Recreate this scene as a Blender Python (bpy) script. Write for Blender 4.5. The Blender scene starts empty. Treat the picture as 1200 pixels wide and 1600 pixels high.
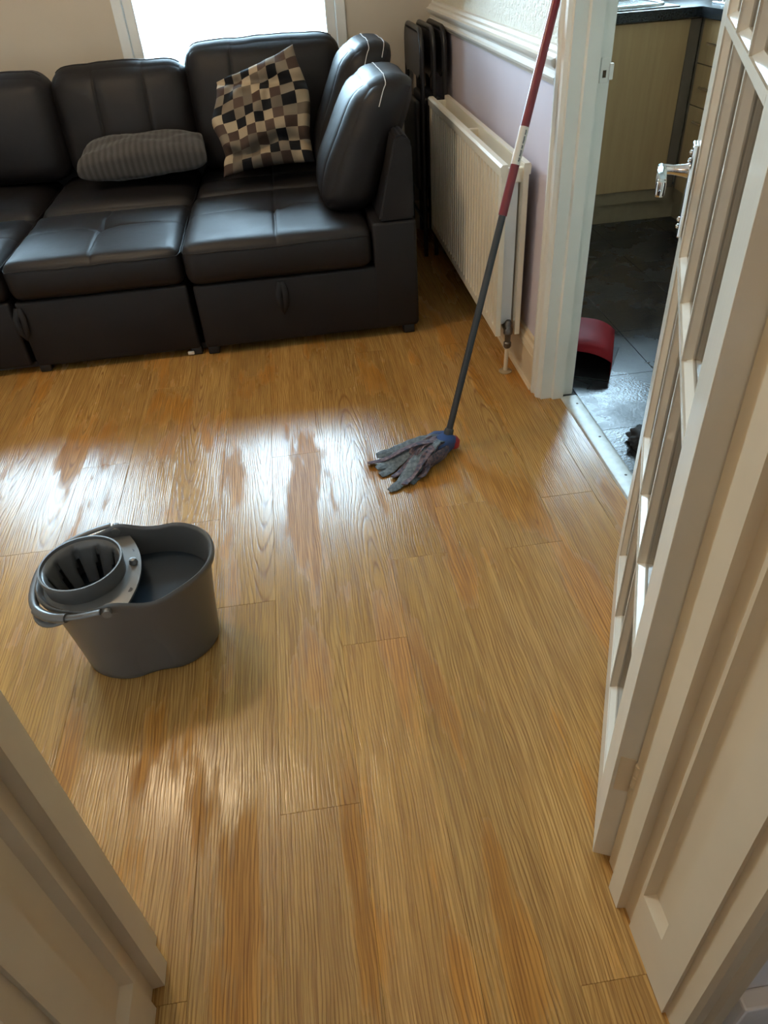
import bpy, bmesh, math, random
from mathutils import Vector, Matrix, noise as mnoise

rnd = random.Random(7)
scene = bpy.context.scene
COL = scene.collection
PI = math.pi

# ------------------------------------------------------------------ camera
CAM_H = 1.30
F_PX, PITCH, YAW, ROLL = 1126.47, 0.679219, 0.0863263, -0.0759162
cy, sy, cp, sp = math.cos(YAW), math.sin(YAW), math.cos(PITCH), math.sin(PITCH)
Fw = Vector((sy * cp, cy * cp, -sp))
R0 = Vector((cy, -sy, 0))
U0 = R0.cross(Fw)
Rt = R0 * math.cos(ROLL) + U0 * math.sin(ROLL)
Up = -R0 * math.sin(ROLL) + U0 * math.cos(ROLL)
cam_data = bpy.data.cameras.new('camera')
cam = bpy.data.objects.new('camera', cam_data)
COL.objects.link(cam)
m3 = Matrix((Rt, Up, -Fw)).transposed()
cam.matrix_world = Matrix.Translation((0, 0, CAM_H)) @ m3.to_4x4()
cam_data.sensor_fit = 'VERTICAL'
cam_data.sensor_height = 36.0
cam_data.lens = F_PX / 1600.0 * 36.0
cam_data.clip_start = 0.01
cam_data.clip_end = 200
scene.camera = cam

# ------------------------------------------------------------------ world and exposure
world = bpy.data.worlds.new('overcast_sky')
scene.world = world
world.use_nodes = True
bg = world.node_tree.nodes['Background']
bg.inputs['Color'].default_value = (0.56, 0.80, 1.0, 1)
bg.inputs['Strength'].default_value = 37.0
scene.view_settings.view_transform = 'Standard'
scene.view_settings.look = 'None'
scene.view_settings.gamma = 1.0
scene.view_settings.use_curve_mapping = False
scene.view_settings.exposure = 0.0
scene.cycles.max_bounces = 8
scene.cycles.diffuse_bounces = 4
scene.cycles.glossy_bounces = 4
scene.cycles.transparent_max_bounces = 12
scene.cycles.sample_clamp_indirect = 8.0
scene.cycles.caustics_reflective = False
scene.cycles.caustics_refractive = False

LAMP_POS = (-0.92, 2.20, 2.28)
LAMP_W = 35.0
HALL_FILL_W = 12.0


def portal(name, loc, rot, w, h):
    d = bpy.data.lights.new(name, 'AREA')
    d.shape = 'RECTANGLE'
    d.size, d.size_y = w, h
    d.cycles.is_portal = True
    o = bpy.data.objects.new(name, d)
    o.location = loc
    o.rotation_euler = rot
    COL.objects.link(o)
    return o


# portals only guide sampling of the sky through the window openings
portal('window_portal', (-0.175, 4.26, 1.40), (-PI / 2, 0, 0), 1.02, 1.30)
portal('window_portal', (-1.78, 4.26, 1.40), (-PI / 2, 0, 0), 1.02, 1.30)
portal('window_portal', (1.75, 4.62, 1.58), (-PI / 2, 0, 0), 1.20, 0.95)


# ------------------------------------------------------------------ material helpers
def mat_new(name):
    m = bpy.data.materials.new(name)
    m.use_nodes = True
    nt = m.node_tree
    b = nt.nodes['Principled BSDF']
    return m, nt, b


def N(nt, t, **kw):
    n = nt.nodes.new(t)
    for k, v in kw.items():
        if k.startswith('i_'):
            n.inputs[k[2:]].default_value = v
        else:
            setattr(n, k, v)
    return n


def ramp(nt, fac, stops, interp='LINEAR'):
    r = nt.nodes.new('ShaderNodeValToRGB')
    r.color_ramp.interpolation = interp
    el = r.color_ramp.elements
    while len(el) < len(stops):
        el.new(0.5)
    for e, (p, c) in zip(el, stops):
        e.position = p
        e.color = (c[0], c[1], c[2], 1) if len(c) == 3 else c
    nt.links.new(fac, r.inputs['Fac'])
    return r.outputs['Color']


def mth(nt, op, a, b=None, clamp=False):
    n = nt.nodes.new('ShaderNodeMath')
    n.operation = op
    n.use_clamp = clamp
    for i, v in enumerate((a, b)):
        if v is None:
            continue
        if isinstance(v, (int, float)):
            n.inputs[i].default_value = v
        else:
            nt.links.new(v, n.inputs[i])
    return n.outputs[0]


def mixc(nt, fac, a, b, mode='MIX'):
    n = nt.nodes.new('ShaderNodeMix')
    n.data_type = 'RGBA'
    n.blend_type = mode
    for sock, v in ((n.inputs[0], fac), (n.inputs[6], a), (n.inputs[7], b)):
        if isinstance(v, (int, float)):
            sock.default_value = v
        elif isinstance(v, tuple):
            sock.default_value = (v[0], v[1], v[2], 1)
        else:
            nt.links.new(v, sock)
    return n.outputs[2]


def bump(nt, b, height, strength, dist):
    n = nt.nodes.new('ShaderNodeBump')
    n.inputs['Strength'].default_value = strength
    n.inputs['Distance'].default_value = dist
    nt.links.new(height, n.inputs['Height'])
    nt.links.new(n.outputs['Normal'], b.inputs['Normal'])
    return n


def simple(name, col, rough=0.5, metal=0.0, var=0.06, scale=20.0, bump_s=0.0, bump_scale=200.0, bump_d=0.001, spec=0.5):
    m, nt, b = mat_new(name)
    tc = N(nt, 'ShaderNodeTexCoord')
    no = N(nt, 'ShaderNodeTexNoise', i_Scale=scale, i_Detail=4.0)
    nt.links.new(tc.outputs['Object'], no.inputs['Vector'])
    lo = tuple(max(0, c * (1 - var)) for c in col)
    hi = tuple(min(1, c * (1 + var)) for c in col)
    nt.links.new(ramp(nt, no.outputs['Fac'], [(0.3, lo), (0.7, hi)]), b.inputs['Base Color'])
    b.inputs['Roughness'].default_value = rough
    b.inputs['Metallic'].default_value = metal
    b.inputs['Specular IOR Level'].default_value = spec
    if bump_s:
        n2 = N(nt, 'ShaderNodeTexNoise', i_Scale=bump_scale, i_Detail=5.0)
        nt.links.new(tc.outputs['Object'], n2.inputs['Vector'])
        bump(nt, b, n2.outputs['Fac'], bump_s, bump_d)
    return m


def make_oak():
    m, nt, b = mat_new('oak_plank')
    L = nt.links.new
    tc = N(nt, 'ShaderNodeTexCoord')
    oi = N(nt, 'ShaderNodeObjectInfo')
    geo = N(nt, 'ShaderNodeNewGeometry')
    # plank coordinates, shifted per plank
    sep = N(nt, 'ShaderNodeSeparateXYZ')
    L(tc.outputs['Object'], sep.inputs[0])
    rx = mth(nt, 'MULTIPLY', oi.outputs['Random'], 47.0)
    frac = mth(nt, 'FRACT', mth(nt, 'MULTIPLY', oi.outputs['Random'], 13.37))
    cx = mth(nt, 'ADD', mth(nt, 'SUBTRACT', sep.outputs['X'], 0.077), mth(nt, 'MULTIPLY', mth(nt, 'SUBTRACT', frac, 0.5), 0.62))
    yy = mth(nt, 'SUBTRACT', sep.outputs['Y'], mth(nt, 'MULTIPLY', oi.outputs['Random'], 1.2))
    ys = mth(nt, 'MULTIPLY', yy, 0.062)
    # wobble
    cw = N(nt, 'ShaderNodeCombineXYZ')
    L(mth(nt, 'MULTIPLY', sep.outputs['X'], 12.0), cw.inputs[0])
    L(mth(nt, 'MULTIPLY', sep.outputs['Y'], 3.0), cw.inputs[1])
    L(rx, cw.inputs[2])
    nw = N(nt, 'ShaderNodeTexNoise', i_Scale=1.0, i_Detail=3.0, i_Roughness=0.5)
    L(cw.outputs[0], nw.inputs['Vector'])
    wob = mth(nt, 'MULTIPLY', mth(nt, 'SUBTRACT', nw.outputs['Fac'], 0.5), 0.034)
    xx = mth(nt, 'ADD', cx, wob)
    dist = mth(nt, 'SQRT', mth(nt, 'ADD', mth(nt, 'MULTIPLY', xx, xx), mth(nt, 'MULTIPLY', ys, ys)))
    rings = mth(nt, 'SINE', mth(nt, 'MULTIPLY', dist, 2 * PI / 0.0062))
    rings01 = mth(nt, 'ADD', mth(nt, 'MULTIPLY', rings, 0.5), 0.5)
    # fine straight grain
    cg = N(nt, 'ShaderNodeCombineXYZ')
    L(mth(nt, 'MULTIPLY', mth(nt, 'ADD', sep.outputs['X'], mth(nt, 'MULTIPLY', wob, 0.3)), 260.0), cg.inputs[0])
    L(mth(nt, 'MULTIPLY', sep.outputs['Y'], 6.0), cg.inputs[1])
    L(rx, cg.inputs[2])
    ng = N(nt, 'ShaderNodeTexNoise', i_Scale=1.0, i_Detail=3.0, i_Roughness=0.6)
    L(cg.outputs[0], ng.inputs['Vector'])
    cd = N(nt, 'ShaderNodeCombineXYZ')
    L(mth(nt, 'MULTIPLY', sep.outputs['X'], 90.0), cd.inputs[0])
    L(mth(nt, 'MULTIPLY', sep.outputs['Y'], 9.0), cd.inputs[1])
    L(rx, cd.inputs[2])
    nw2 = N(nt, 'ShaderNodeTexNoise', i_Scale=1.0, i_Detail=2.0)
    L(cd.outputs[0], nw2.inputs['Vector'])
    # broad colour bands
    cb = N(nt, 'ShaderNodeCombineXYZ')
    L(mth(nt, 'MULTIPLY', sep.outputs['X'], 22.0), cb.inputs[0])
    L(mth(nt, 'MULTIPLY', sep.outputs['Y'], 1.3), cb.inputs[1])
    L(rx, cb.inputs[2])
    nb = N(nt, 'ShaderNodeTexNoise', i_Scale=1.0, i_Detail=2.0)
    L(cb.outputs[0], nb.inputs['Vector'])
    base = ramp(nt, nb.outputs['Fac'], [(0.25, (0.41, 0.220, 0.060)), (0.55, (0.50, 0.285, 0.086)), (0.8, (0.56, 0.338, 0.115))])
    dash = ramp(nt, nw2.outputs['Fac'], [(0.35, (0.35, 0.35, 0.35)), (0.6, (1, 1, 1))])
    ringmask = mth(nt, 'MULTIPLY', mth(nt, 'POWER', rings01, 5.0), dash)
    c1 = mixc(nt, mth(nt, 'MULTIPLY', ringmask, 0.85), base, (0.20, 0.088, 0.022))
    gm = ramp(nt, ng.outputs['Fac'], [(0.42, (0, 0, 0)), (0.62, (1, 1, 1))])
    c2 = mixc(nt, mth(nt, 'MULTIPLY', gm, 0.62), c1, (0.215, 0.098, 0.026))
    # plank to plank tint
    tint = ramp(nt, frac, [(0.0, (0.86, 0.84, 0.80)), (0.5, (1.0, 1.0, 1.0)), (1.0, (1.08, 1.04, 1.0))])
    c3 = mixc(nt, 1.0, c2, tint, 'MULTIPLY')
    # film of mop water: where it lies, a smoother surface
    mp = N(nt, 'ShaderNodeMapping')
    mp.inputs['Scale'].default_value = (8.0, 1.7, 1.0)
    mp.inputs['Location'].default_value = (3.1, 0.6, 0.0)
    L(geo.outputs['Position'], mp.inputs['Vector'])
    nwet = N(nt, 'ShaderNodeTexNoise', i_Scale=1.0, i_Detail=4.0, i_Roughness=0.55)
    L(mp.outputs[0], nwet.inputs['Vector'])
    ragged = mth(nt, 'ADD', nwet.outputs['Fac'], mth(nt, 'MULTIPLY', mth(nt, 'SUBTRACT', ng.outputs['Fac'], 0.5), 0.16))
    wet = ramp(nt, ragged, [(0.40, (0, 0, 0)), (0.47, (1, 1, 1))])
    c4 = mixc(nt, mth(nt, 'MULTIPLY', mth(nt, 'SUBTRACT', 1.0, wet), 0.8), c3, mixc(nt, 1.0, c3, (1.0, 0.80, 0.48), 'MULTIPLY'))
    L(c4, b.inputs['Base Color'])
    rough = mth(nt, 'ADD', mth(nt, 'MULTIPLY', mth(nt, 'SUBTRACT', 1.0, wet), 0.22), 0.195)
    rough2 = mth(nt, 'ADD', rough, mth(nt, 'MULTIPLY', gm, 0.05))
    L(rough2, b.inputs['Roughness'])
    L(mth(nt, 'ADD', mth(nt, 'MULTIPLY', wet, 0.26), 0.24), b.inputs['Specular IOR Level'])
    # embossed grain
    h = mth(nt, 'SUBTRACT', mth(nt, 'MULTIPLY', ng.outputs['Fac'], -1.0), mth(nt, 'MULTIPLY', ringmask, 0.6))
    bump(nt, b, h, 0.34, 0.0011)
    return m


def make_leather():
    m, nt, b = mat_new('dark_leather')
    tc = N(nt, 'ShaderNodeTexCoord')
    n1 = N(nt, 'ShaderNodeTexNoise', i_Scale=7.0, i_Detail=4.0)
    nt.links.new(tc.outputs['Object'], n1.inputs['Vector'])
    nt.links.new(ramp(nt, n1.outputs['Fac'], [(0.3, (0.0050, 0.0042, 0.0055)), (0.75, (0.0095, 0.0078, 0.0090))]), b.inputs['Base Color'])
    nt.links.new(ramp(nt, n1.outputs['Fac'], [(0.3, (0.49, 0.49, 0.49)), (0.7, (0.57, 0.57, 0.57))]), b.inputs['Roughness'])
    b.inputs['Specular IOR Level'].default_value = 0.36
    v = N(nt, 'ShaderNodeTexVoronoi', i_Scale=420.0)
    nt.links.new(tc.outputs['Object'], v.inputs['Vector'])
    n2 = N(nt, 'ShaderNodeTexNoise', i_Scale=38.0, i_Detail=4.0)
    nt.links.new(tc.outputs['Object'], n2.inputs['Vector'])
    h = mth(nt, 'ADD', mth(nt, 'MULTIPLY', v.outputs['Distance'], 0.25), mth(nt, 'MULTIPLY', n2.outputs['Fac'], 1.0))
    bump(nt, b, h, 0.22, 0.0025)
    return m


def make_check():
    m, nt, b = mat_new('checked_cloth')
    uv = N(nt, 'ShaderNodeUVMap')
    sc = N(nt, 'ShaderNodeVectorMath', operation='MULTIPLY')
    sc.inputs[1].default_value = (9.0, 10.0, 1.0)
    nt.links.new(uv.outputs[0], sc.inputs[0])
    fl = N(nt, 'ShaderNodeVectorMath', operation='FLOOR')
    nt.links.new(sc.outputs[0], fl.inputs[0])
    wn = N(nt, 'ShaderNodeTexWhiteNoise', noise_dimensions='2D')
    nt.links.new(fl.outputs[0], wn.inputs['Vector'])
    sp_ = N(nt, 'ShaderNodeSeparateXYZ')
    nt.links.new(fl.outputs[0], sp_.inputs[0])
    par = mth(nt, 'MODULO', mth(nt, 'ADD', mth(nt, 'ADD', sp_.outputs[0], sp_.outputs[1]), 100.0), 2.0)
    darks = ramp(nt, wn.outputs['Value'], [(0.0, (0.012, 0.012, 0.015)), (0.34, (0.075, 0.048, 0.038)), (0.62, (0.17, 0.135, 0.10)), (0.85, (0.10, 0.066, 0.052))], 'CONSTANT')
    lights = ramp(nt, wn.outputs['Value'], [(0.0, (0.46, 0.365, 0.25)), (0.42, (0.22, 0.18, 0.135)), (0.66, (0.41, 0.32, 0.22)), (0.86, (0.16, 0.13, 0.10))], 'CONSTANT')
    c = mixc(nt, par, darks, lights)
    tc = N(nt, 'ShaderNodeTexCoord')
    n = N(nt, 'ShaderNodeTexNoise', i_Scale=600.0, i_Detail=2.0)
    nt.links.new(tc.outputs['Object'], n.inputs['Vector'])
    c = mixc(nt, 0.25, c, mixc(nt, 1.0, c, n.outputs['Fac'], 'MULTIPLY'))
    nt.links.new(c, b.inputs['Base Color'])
    b.inputs['Roughness'].default_value = 0.85
    b.inputs['Specular IOR Level'].default_value = 0.2
    bump(nt, b, n.outputs['Fac'], 0.3, 0.001)
    return m


def make_ribbed_cloth():
    m, nt, b = mat_new('grey_ribbed_cloth')
    uv = N(nt, 'ShaderNodeUVMap')
    w = N(nt, 'ShaderNodeTexWave', i_Scale=6.5, i_Distortion=1.0, i_Detail=2.0)
    w.wave_type = 'BANDS'
    w.bands_direction = 'X'
    nt.links.new(uv.outputs[0], w.inputs['Vector'])
    nt.links.new(ramp(nt, w.outputs['Fac'], [(0.1, (0.058, 0.054, 0.052)), (0.8, (0.082, 0.077, 0.074))]), b.inputs['Base Color'])
    b.inputs['Roughness'].default_value = 0.9
    b.inputs['Specular IOR Level'].default_value = 0.15
    b.inputs['Sheen Weight'].default_value = 0.2
    tc = N(nt, 'ShaderNodeTexCoord')
    n = N(nt, 'ShaderNodeTexNoise', i_Scale=250.0, i_Detail=3.0)
    nt.links.new(tc.outputs['Object'], n.inputs['Vector'])
    bump(nt, b, mth(nt, 'ADD', w.outputs['Fac'], mth(nt, 'MULTIPLY', n.outputs['Fac'], 0.5)), 0.5, 0.003)
    return m


def make_paint(name, col, rough=0.35, var=0.05, bs=0.05):
    """gloss-painted timber with brush texture and light grime"""
    m, nt, b = mat_new(name)
    tc = N(nt, 'ShaderNodeTexCoord')
    mp = N(nt, 'ShaderNodeMapping')
    mp.inputs['Scale'].default_value = (60, 60, 3)
    nt.links.new(tc.outputs['Object'], mp.inputs['Vector'])
    n = N(nt, 'ShaderNodeTexNoise', i_Scale=1.0, i_Detail=3.0)
    nt.links.new(mp.outputs[0], n.inputs['Vector'])
    n2 = N(nt, 'ShaderNodeTexNoise', i_Scale=6.0, i_Detail=6.0)
    nt.links.new(tc.outputs['Object'], n2.inputs['Vector'])
    lo = tuple(c * (1 - var) for c in col)
    c = ramp(nt, n2.outputs['Fac'], [(0.35, lo), (0.6, col)])
    nt.links.new(c, b.inputs['Base Color'])
    b.inputs['Roughness'].default_value = rough
    bump(nt, b, n.outputs['Fac'], bs, 0.002)
    return m


def make_anaglypta():
    m, nt, b = mat_new('textured_cream_wallpaper')
    tc = N(nt, 'ShaderNodeTexCoord')
    n = N(nt, 'ShaderNodeTexNoise', i_Scale=70.0, i_Detail=3.0, i_Roughness=0.6)
    nt.links.new(tc.outputs['Object'], n.inputs['Vector'])
    n2 = N(nt, 'ShaderNodeTexNoise', i_Scale=3.0, i_Detail=3.0)
    nt.links.new(tc.outputs['Object'], n2.inputs['Vector'])
    nt.links.new(ramp(nt, n2.outputs['Fac'], [(0.3, (0.66, 0.62, 0.50)), (0.7, (0.71, 0.67, 0.55))]), b.inputs['Base Color'])
    b.inputs['Roughness'].default_value = 0.55
    bump(nt, b, ramp(nt, n.outputs['Fac'], [(0.42, (0, 0, 0)), (0.6, (1, 1, 1))]), 0.6, 0.004)
    return m


def make_slate():
    m, nt, b = mat_new('black_slate_tile')
    tc = N(nt, 'ShaderNodeTexCoord')
    geo = N(nt, 'ShaderNodeNewGeometry')
    n = N(nt, 'ShaderNodeTexNoise', i_Scale=28.0, i_Detail=6.0, i_Roughness=0.65)
    nt.links.new(geo.outputs['Position'], n.inputs['Vector'])
    nt.links.new(ramp(nt, n.outputs['Fac'], [(0.3, (0.010, 0.011, 0.013)), (0.75, (0.026, 0.028, 0.032))]), b.inputs['Base Color'])
    n2 = N(nt, 'ShaderNodeTexNoise', i_Scale=3.2, i_Detail=5.0, i_Roughness=0.6)
    nt.links.new(geo.outputs['Position'], n2.inputs['Vector'])
    nt.links.new(ramp(nt, n2.outputs['Fac'], [(0.44, (0.20, 0.20, 0.20)), (0.60, (0.36, 0.36, 0.36))]), b.inputs['Roughness'])
    n3 = N(nt, 'ShaderNodeTexNoise', i_Scale=110.0, i_Detail=3.0)
    nt.links.new(geo.outputs['Position'], n3.inputs['Vector'])
    b.inputs['Specular IOR Level'].default_value = 0.75
    bump(nt, b, mth(nt, 'ADD', n3.outputs['Fac'], n.outputs['Fac']), 0.30, 0.0022)
    return m


def make_glass(name, tint=(0.96, 0.98, 0.98)):
    m = bpy.data.materials.new(name)
    m.use_nodes = True
    nt = m.node_tree
    for n in list(nt.nodes):
        nt.nodes.remove(n)
    out = N(nt, 'ShaderNodeOutputMaterial')
    tr = N(nt, 'ShaderNodeBsdfTransparent')
    tr.inputs[0].default_value = (*tint, 1)
    gl = N(nt, 'ShaderNodeBsdfGlossy')
    gl.inputs['Roughness'].default_value = 0.03
    fr = N(nt, 'ShaderNodeFresnel', i_IOR=1.5)
    mx = N(nt, 'ShaderNodeMixShader')
    nt.links.new(fr.outputs[0], mx.inputs[0])
    nt.links.new(tr.outputs[0], mx.inputs[1])
    nt.links.new(gl.outputs[0], mx.inputs[2])
    nt.links.new(mx.outputs[0], out.inputs[0])
    return m


def make_beech():
    m, nt, b = mat_new('beech_cabinet_foil')
    tc = N(nt, 'ShaderNodeTexCoord')
    mp = N(nt, 'ShaderNodeMapping')
    mp.inputs['Scale'].default_value = (40, 40, 2.5)
    nt.links.new(tc.outputs['Object'], mp.inputs['Vector'])
    n = N(nt, 'ShaderNodeTexNoise', i_Scale=1.0, i_Detail=4.0)
    nt.links.new(mp.outputs[0], n.inputs['Vector'])
    nt.links.new(ramp(nt, n.outputs['Fac'], [(0.3, (0.50, 0.315, 0.145)), (0.7, (0.56, 0.365, 0.175))]), b.inputs['Base Color'])
    b.inputs['Roughness'].default_value = 0.42
    return m


def make_emit(name, col, s):
    m, nt, b = mat_new(name)
    b.inputs['Base Color'].default_value = (*col, 1)
    b.inputs['Emission Color'].default_value = (*col, 1)
    b.inputs['Emission Strength'].default_value = s
    return m


M = dict(
    oak=make_oak(), leather=make_leather(), check=make_check(), grey_cloth=make_ribbed_cloth(),
    paint=make_paint('cream_gloss_paint', (0.67, 0.545, 0.38), 0.33),
    paint_white=make_paint('white_gloss_paint', (0.74, 0.72, 0.66), 0.30),
    door_paint=make_paint('door_gloss_paint', (0.70, 0.635, 0.53), 0.20, bs=0.08),
    rad=make_paint('radiator_enamel', (0.76, 0.69, 0.55), 0.32, bs=0.02),
    upvc=simple('white_upvc', (0.80, 0.83, 0.84), 0.3, var=0.02),
    wallb=simple('beige_wall_paint', (0.55, 0.485, 0.40), 0.75, var=0.03, scale=5, bump_s=0.1, bump_scale=90),
    lilac=simple('lilac_wall_paint', (0.57, 0.51, 0.57), 0.6, var=0.03, scale=4, bump_s=0.1, bump_scale=60),
    anaglypta=make_anaglypta(),
    hallwall=simple('hall_wall_paint', (0.66, 0.62, 0.60), 0.7, var=0.03, scale=4),
    hallskirt=simple('pale_skirting_paint', (0.74, 0.71, 0.69), 0.4, var=0.03),
    ceil=simple('white_ceiling', (0.78, 0.77, 0.74), 0.8, var=0.02),
    slab=simple('dark_joint', (0.055, 0.03, 0.012), 0.8),
    grout=simple('dark_grout', (0.09, 0.095, 0.10), 0.7),
    slate=make_slate(), glass=make_glass('clear_glass'), pane=make_glass('door_pane_glass', (0.90, 0.88, 0.84)),
    beech=make_beech(), plinth=simple('beech_plinth', (0.36, 0.265, 0.155), 0.5, var=0.08),
    taupe=simple('taupe_filler', (0.20, 0.145, 0.10), 0.5, var=0.06),
    worktop=simple('black_worktop', (0.014, 0.016, 0.018), 0.25, var=0.3, scale=200),
    steel=simple('brushed_steel', (0.66, 0.67, 0.68), 0.22, metal=1.0, var=0.03),
    chrome=simple('chrome', (0.78, 0.78, 0.78), 0.10, metal=1.0, var=0.02),
    darkmetal=simple('tarnished_metal', (0.16, 0.15, 0.14), 0.4, metal=1.0, var=0.25, scale=90),
    alu=simple('aluminium_strip', (0.60, 0.62, 0.61), 0.5, metal=0.5, var=0.08, scale=60),
    screw=simple('dark_screw', (0.10, 0.09, 0.08), 0.5, metal=0.6),
    bucket=simple('grey_plastic', (0.125, 0.122, 0.118), 0.33, metal=0.3, var=0.04, scale=8),
    bucket_light=simple('wringer_plastic', (0.15, 0.147, 0.14), 0.32, metal=0.2, var=0.05),
    water=simple('dirty_mop_water', (0.018, 0.028, 0.040), 0.30, var=0.1, spec=0.25),
    pole=simple('slate_grey_pole', (0.030, 0.032, 0.036), 0.35, var=0.1),
    redpole=simple('dark_red_pole', (0.17, 0.012, 0.022), 0.30, var=0.06),
    label=simple('paper_label', (0.66, 0.61, 0.55), 0.5, var=0.04),
    labelink=simple('grey_label_print', (0.16, 0.17, 0.18), 0.6),
    blue=simple('blue_plastic', (0.018, 0.050, 0.165), 0.45, var=0.12, scale=60),
    redplastic=simple('red_plastic', (0.22, 0.004, 0.009), 0.55, var=0.08, spec=0.2),
    darkred=simple('red_joint_plastic', (0.30, 0.012, 0.02), 0.4),
    blackplastic=simple('black_plastic', (0.012, 0.012, 0.013), 0.4),
    blackcloth=simple('black_cloth', (0.010, 0.010, 0.012), 0.8),
    bag=simple('black_bag_film', (0.008, 0.009, 0.012), 0.35),
    chairmetal=simple('black_powdercoat', (0.016, 0.016, 0.018), 0.35),
    chairpad=simple('black_vinyl', (0.026, 0.026, 0.030), 0.42, var=0.1),
    thread=simple('pale_thread', (0.62, 0.60, 0.58), 0.7),
    darkthread=simple('dark_seam', (0.006, 0.005, 0.005), 0.6),
    leaf=simple('pale_leaf', (0.20, 0.27, 0.17), 0.6, var=0.2),
    bark=simple('pale_bark', (0.20, 0.17, 0.13), 0.8),
    bulb=make_emit('lit_bulb', (1.0, 0.78, 0.50), 30.0),
    shade=simple('cream_lampshade', (0.75, 0.68, 0.55), 0.8),
    hallfloor=simple('dark_hall_carpet', (0.045, 0.032, 0.025), 0.95),
    brick=simple('pale_outdoor_paving', (0.55, 0.53, 0.50), 0.9, var=0.1),
)


def make_mop_cloth():
    m, nt, b = mat_new('mop_microfibre')
    tc = N(nt, 'ShaderNodeTexCoord')
    oi = N(nt, 'ShaderNodeObjectInfo')
    n = N(nt, 'ShaderNodeTexNoise', i_Scale=95.0, i_Detail=3.0)
    nt.links.new(tc.outputs['Object'], n.inputs['Vector'])
    a = ramp(nt, n.outputs['Fac'], [(0.35, (0.10, 0.130, 0.155)), (0.7, (0.23, 0.27, 0.30))])
    c = ramp(nt, n.outputs['Fac'], [(0.38, (0.075, 0.085, 0.120)), (0.55, (0.17, 0.125, 0.145)), (0.7, (0.24, 0.20, 0.215))])
    sel = mth(nt, 'GREATER_THAN', oi.outputs['Random'], 0.62)
    nt.links.new(mixc(nt, sel, a, c), b.inputs['Base Color'])
    b.inputs['Roughness'].default_value = 0.95
    b.inputs['Specular IOR Level'].default_value = 0.1
    n2 = N(nt, 'ShaderNodeTexNoise', i_Scale=380.0, i_Detail=2.0)
    nt.links.new(tc.outputs['Object'], n2.inputs['Vector'])
    bump(nt, b, n2.outputs['Fac'], 0.8, 0.003)
    return m


M['mopcloth'] = make_mop_cloth()


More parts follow.
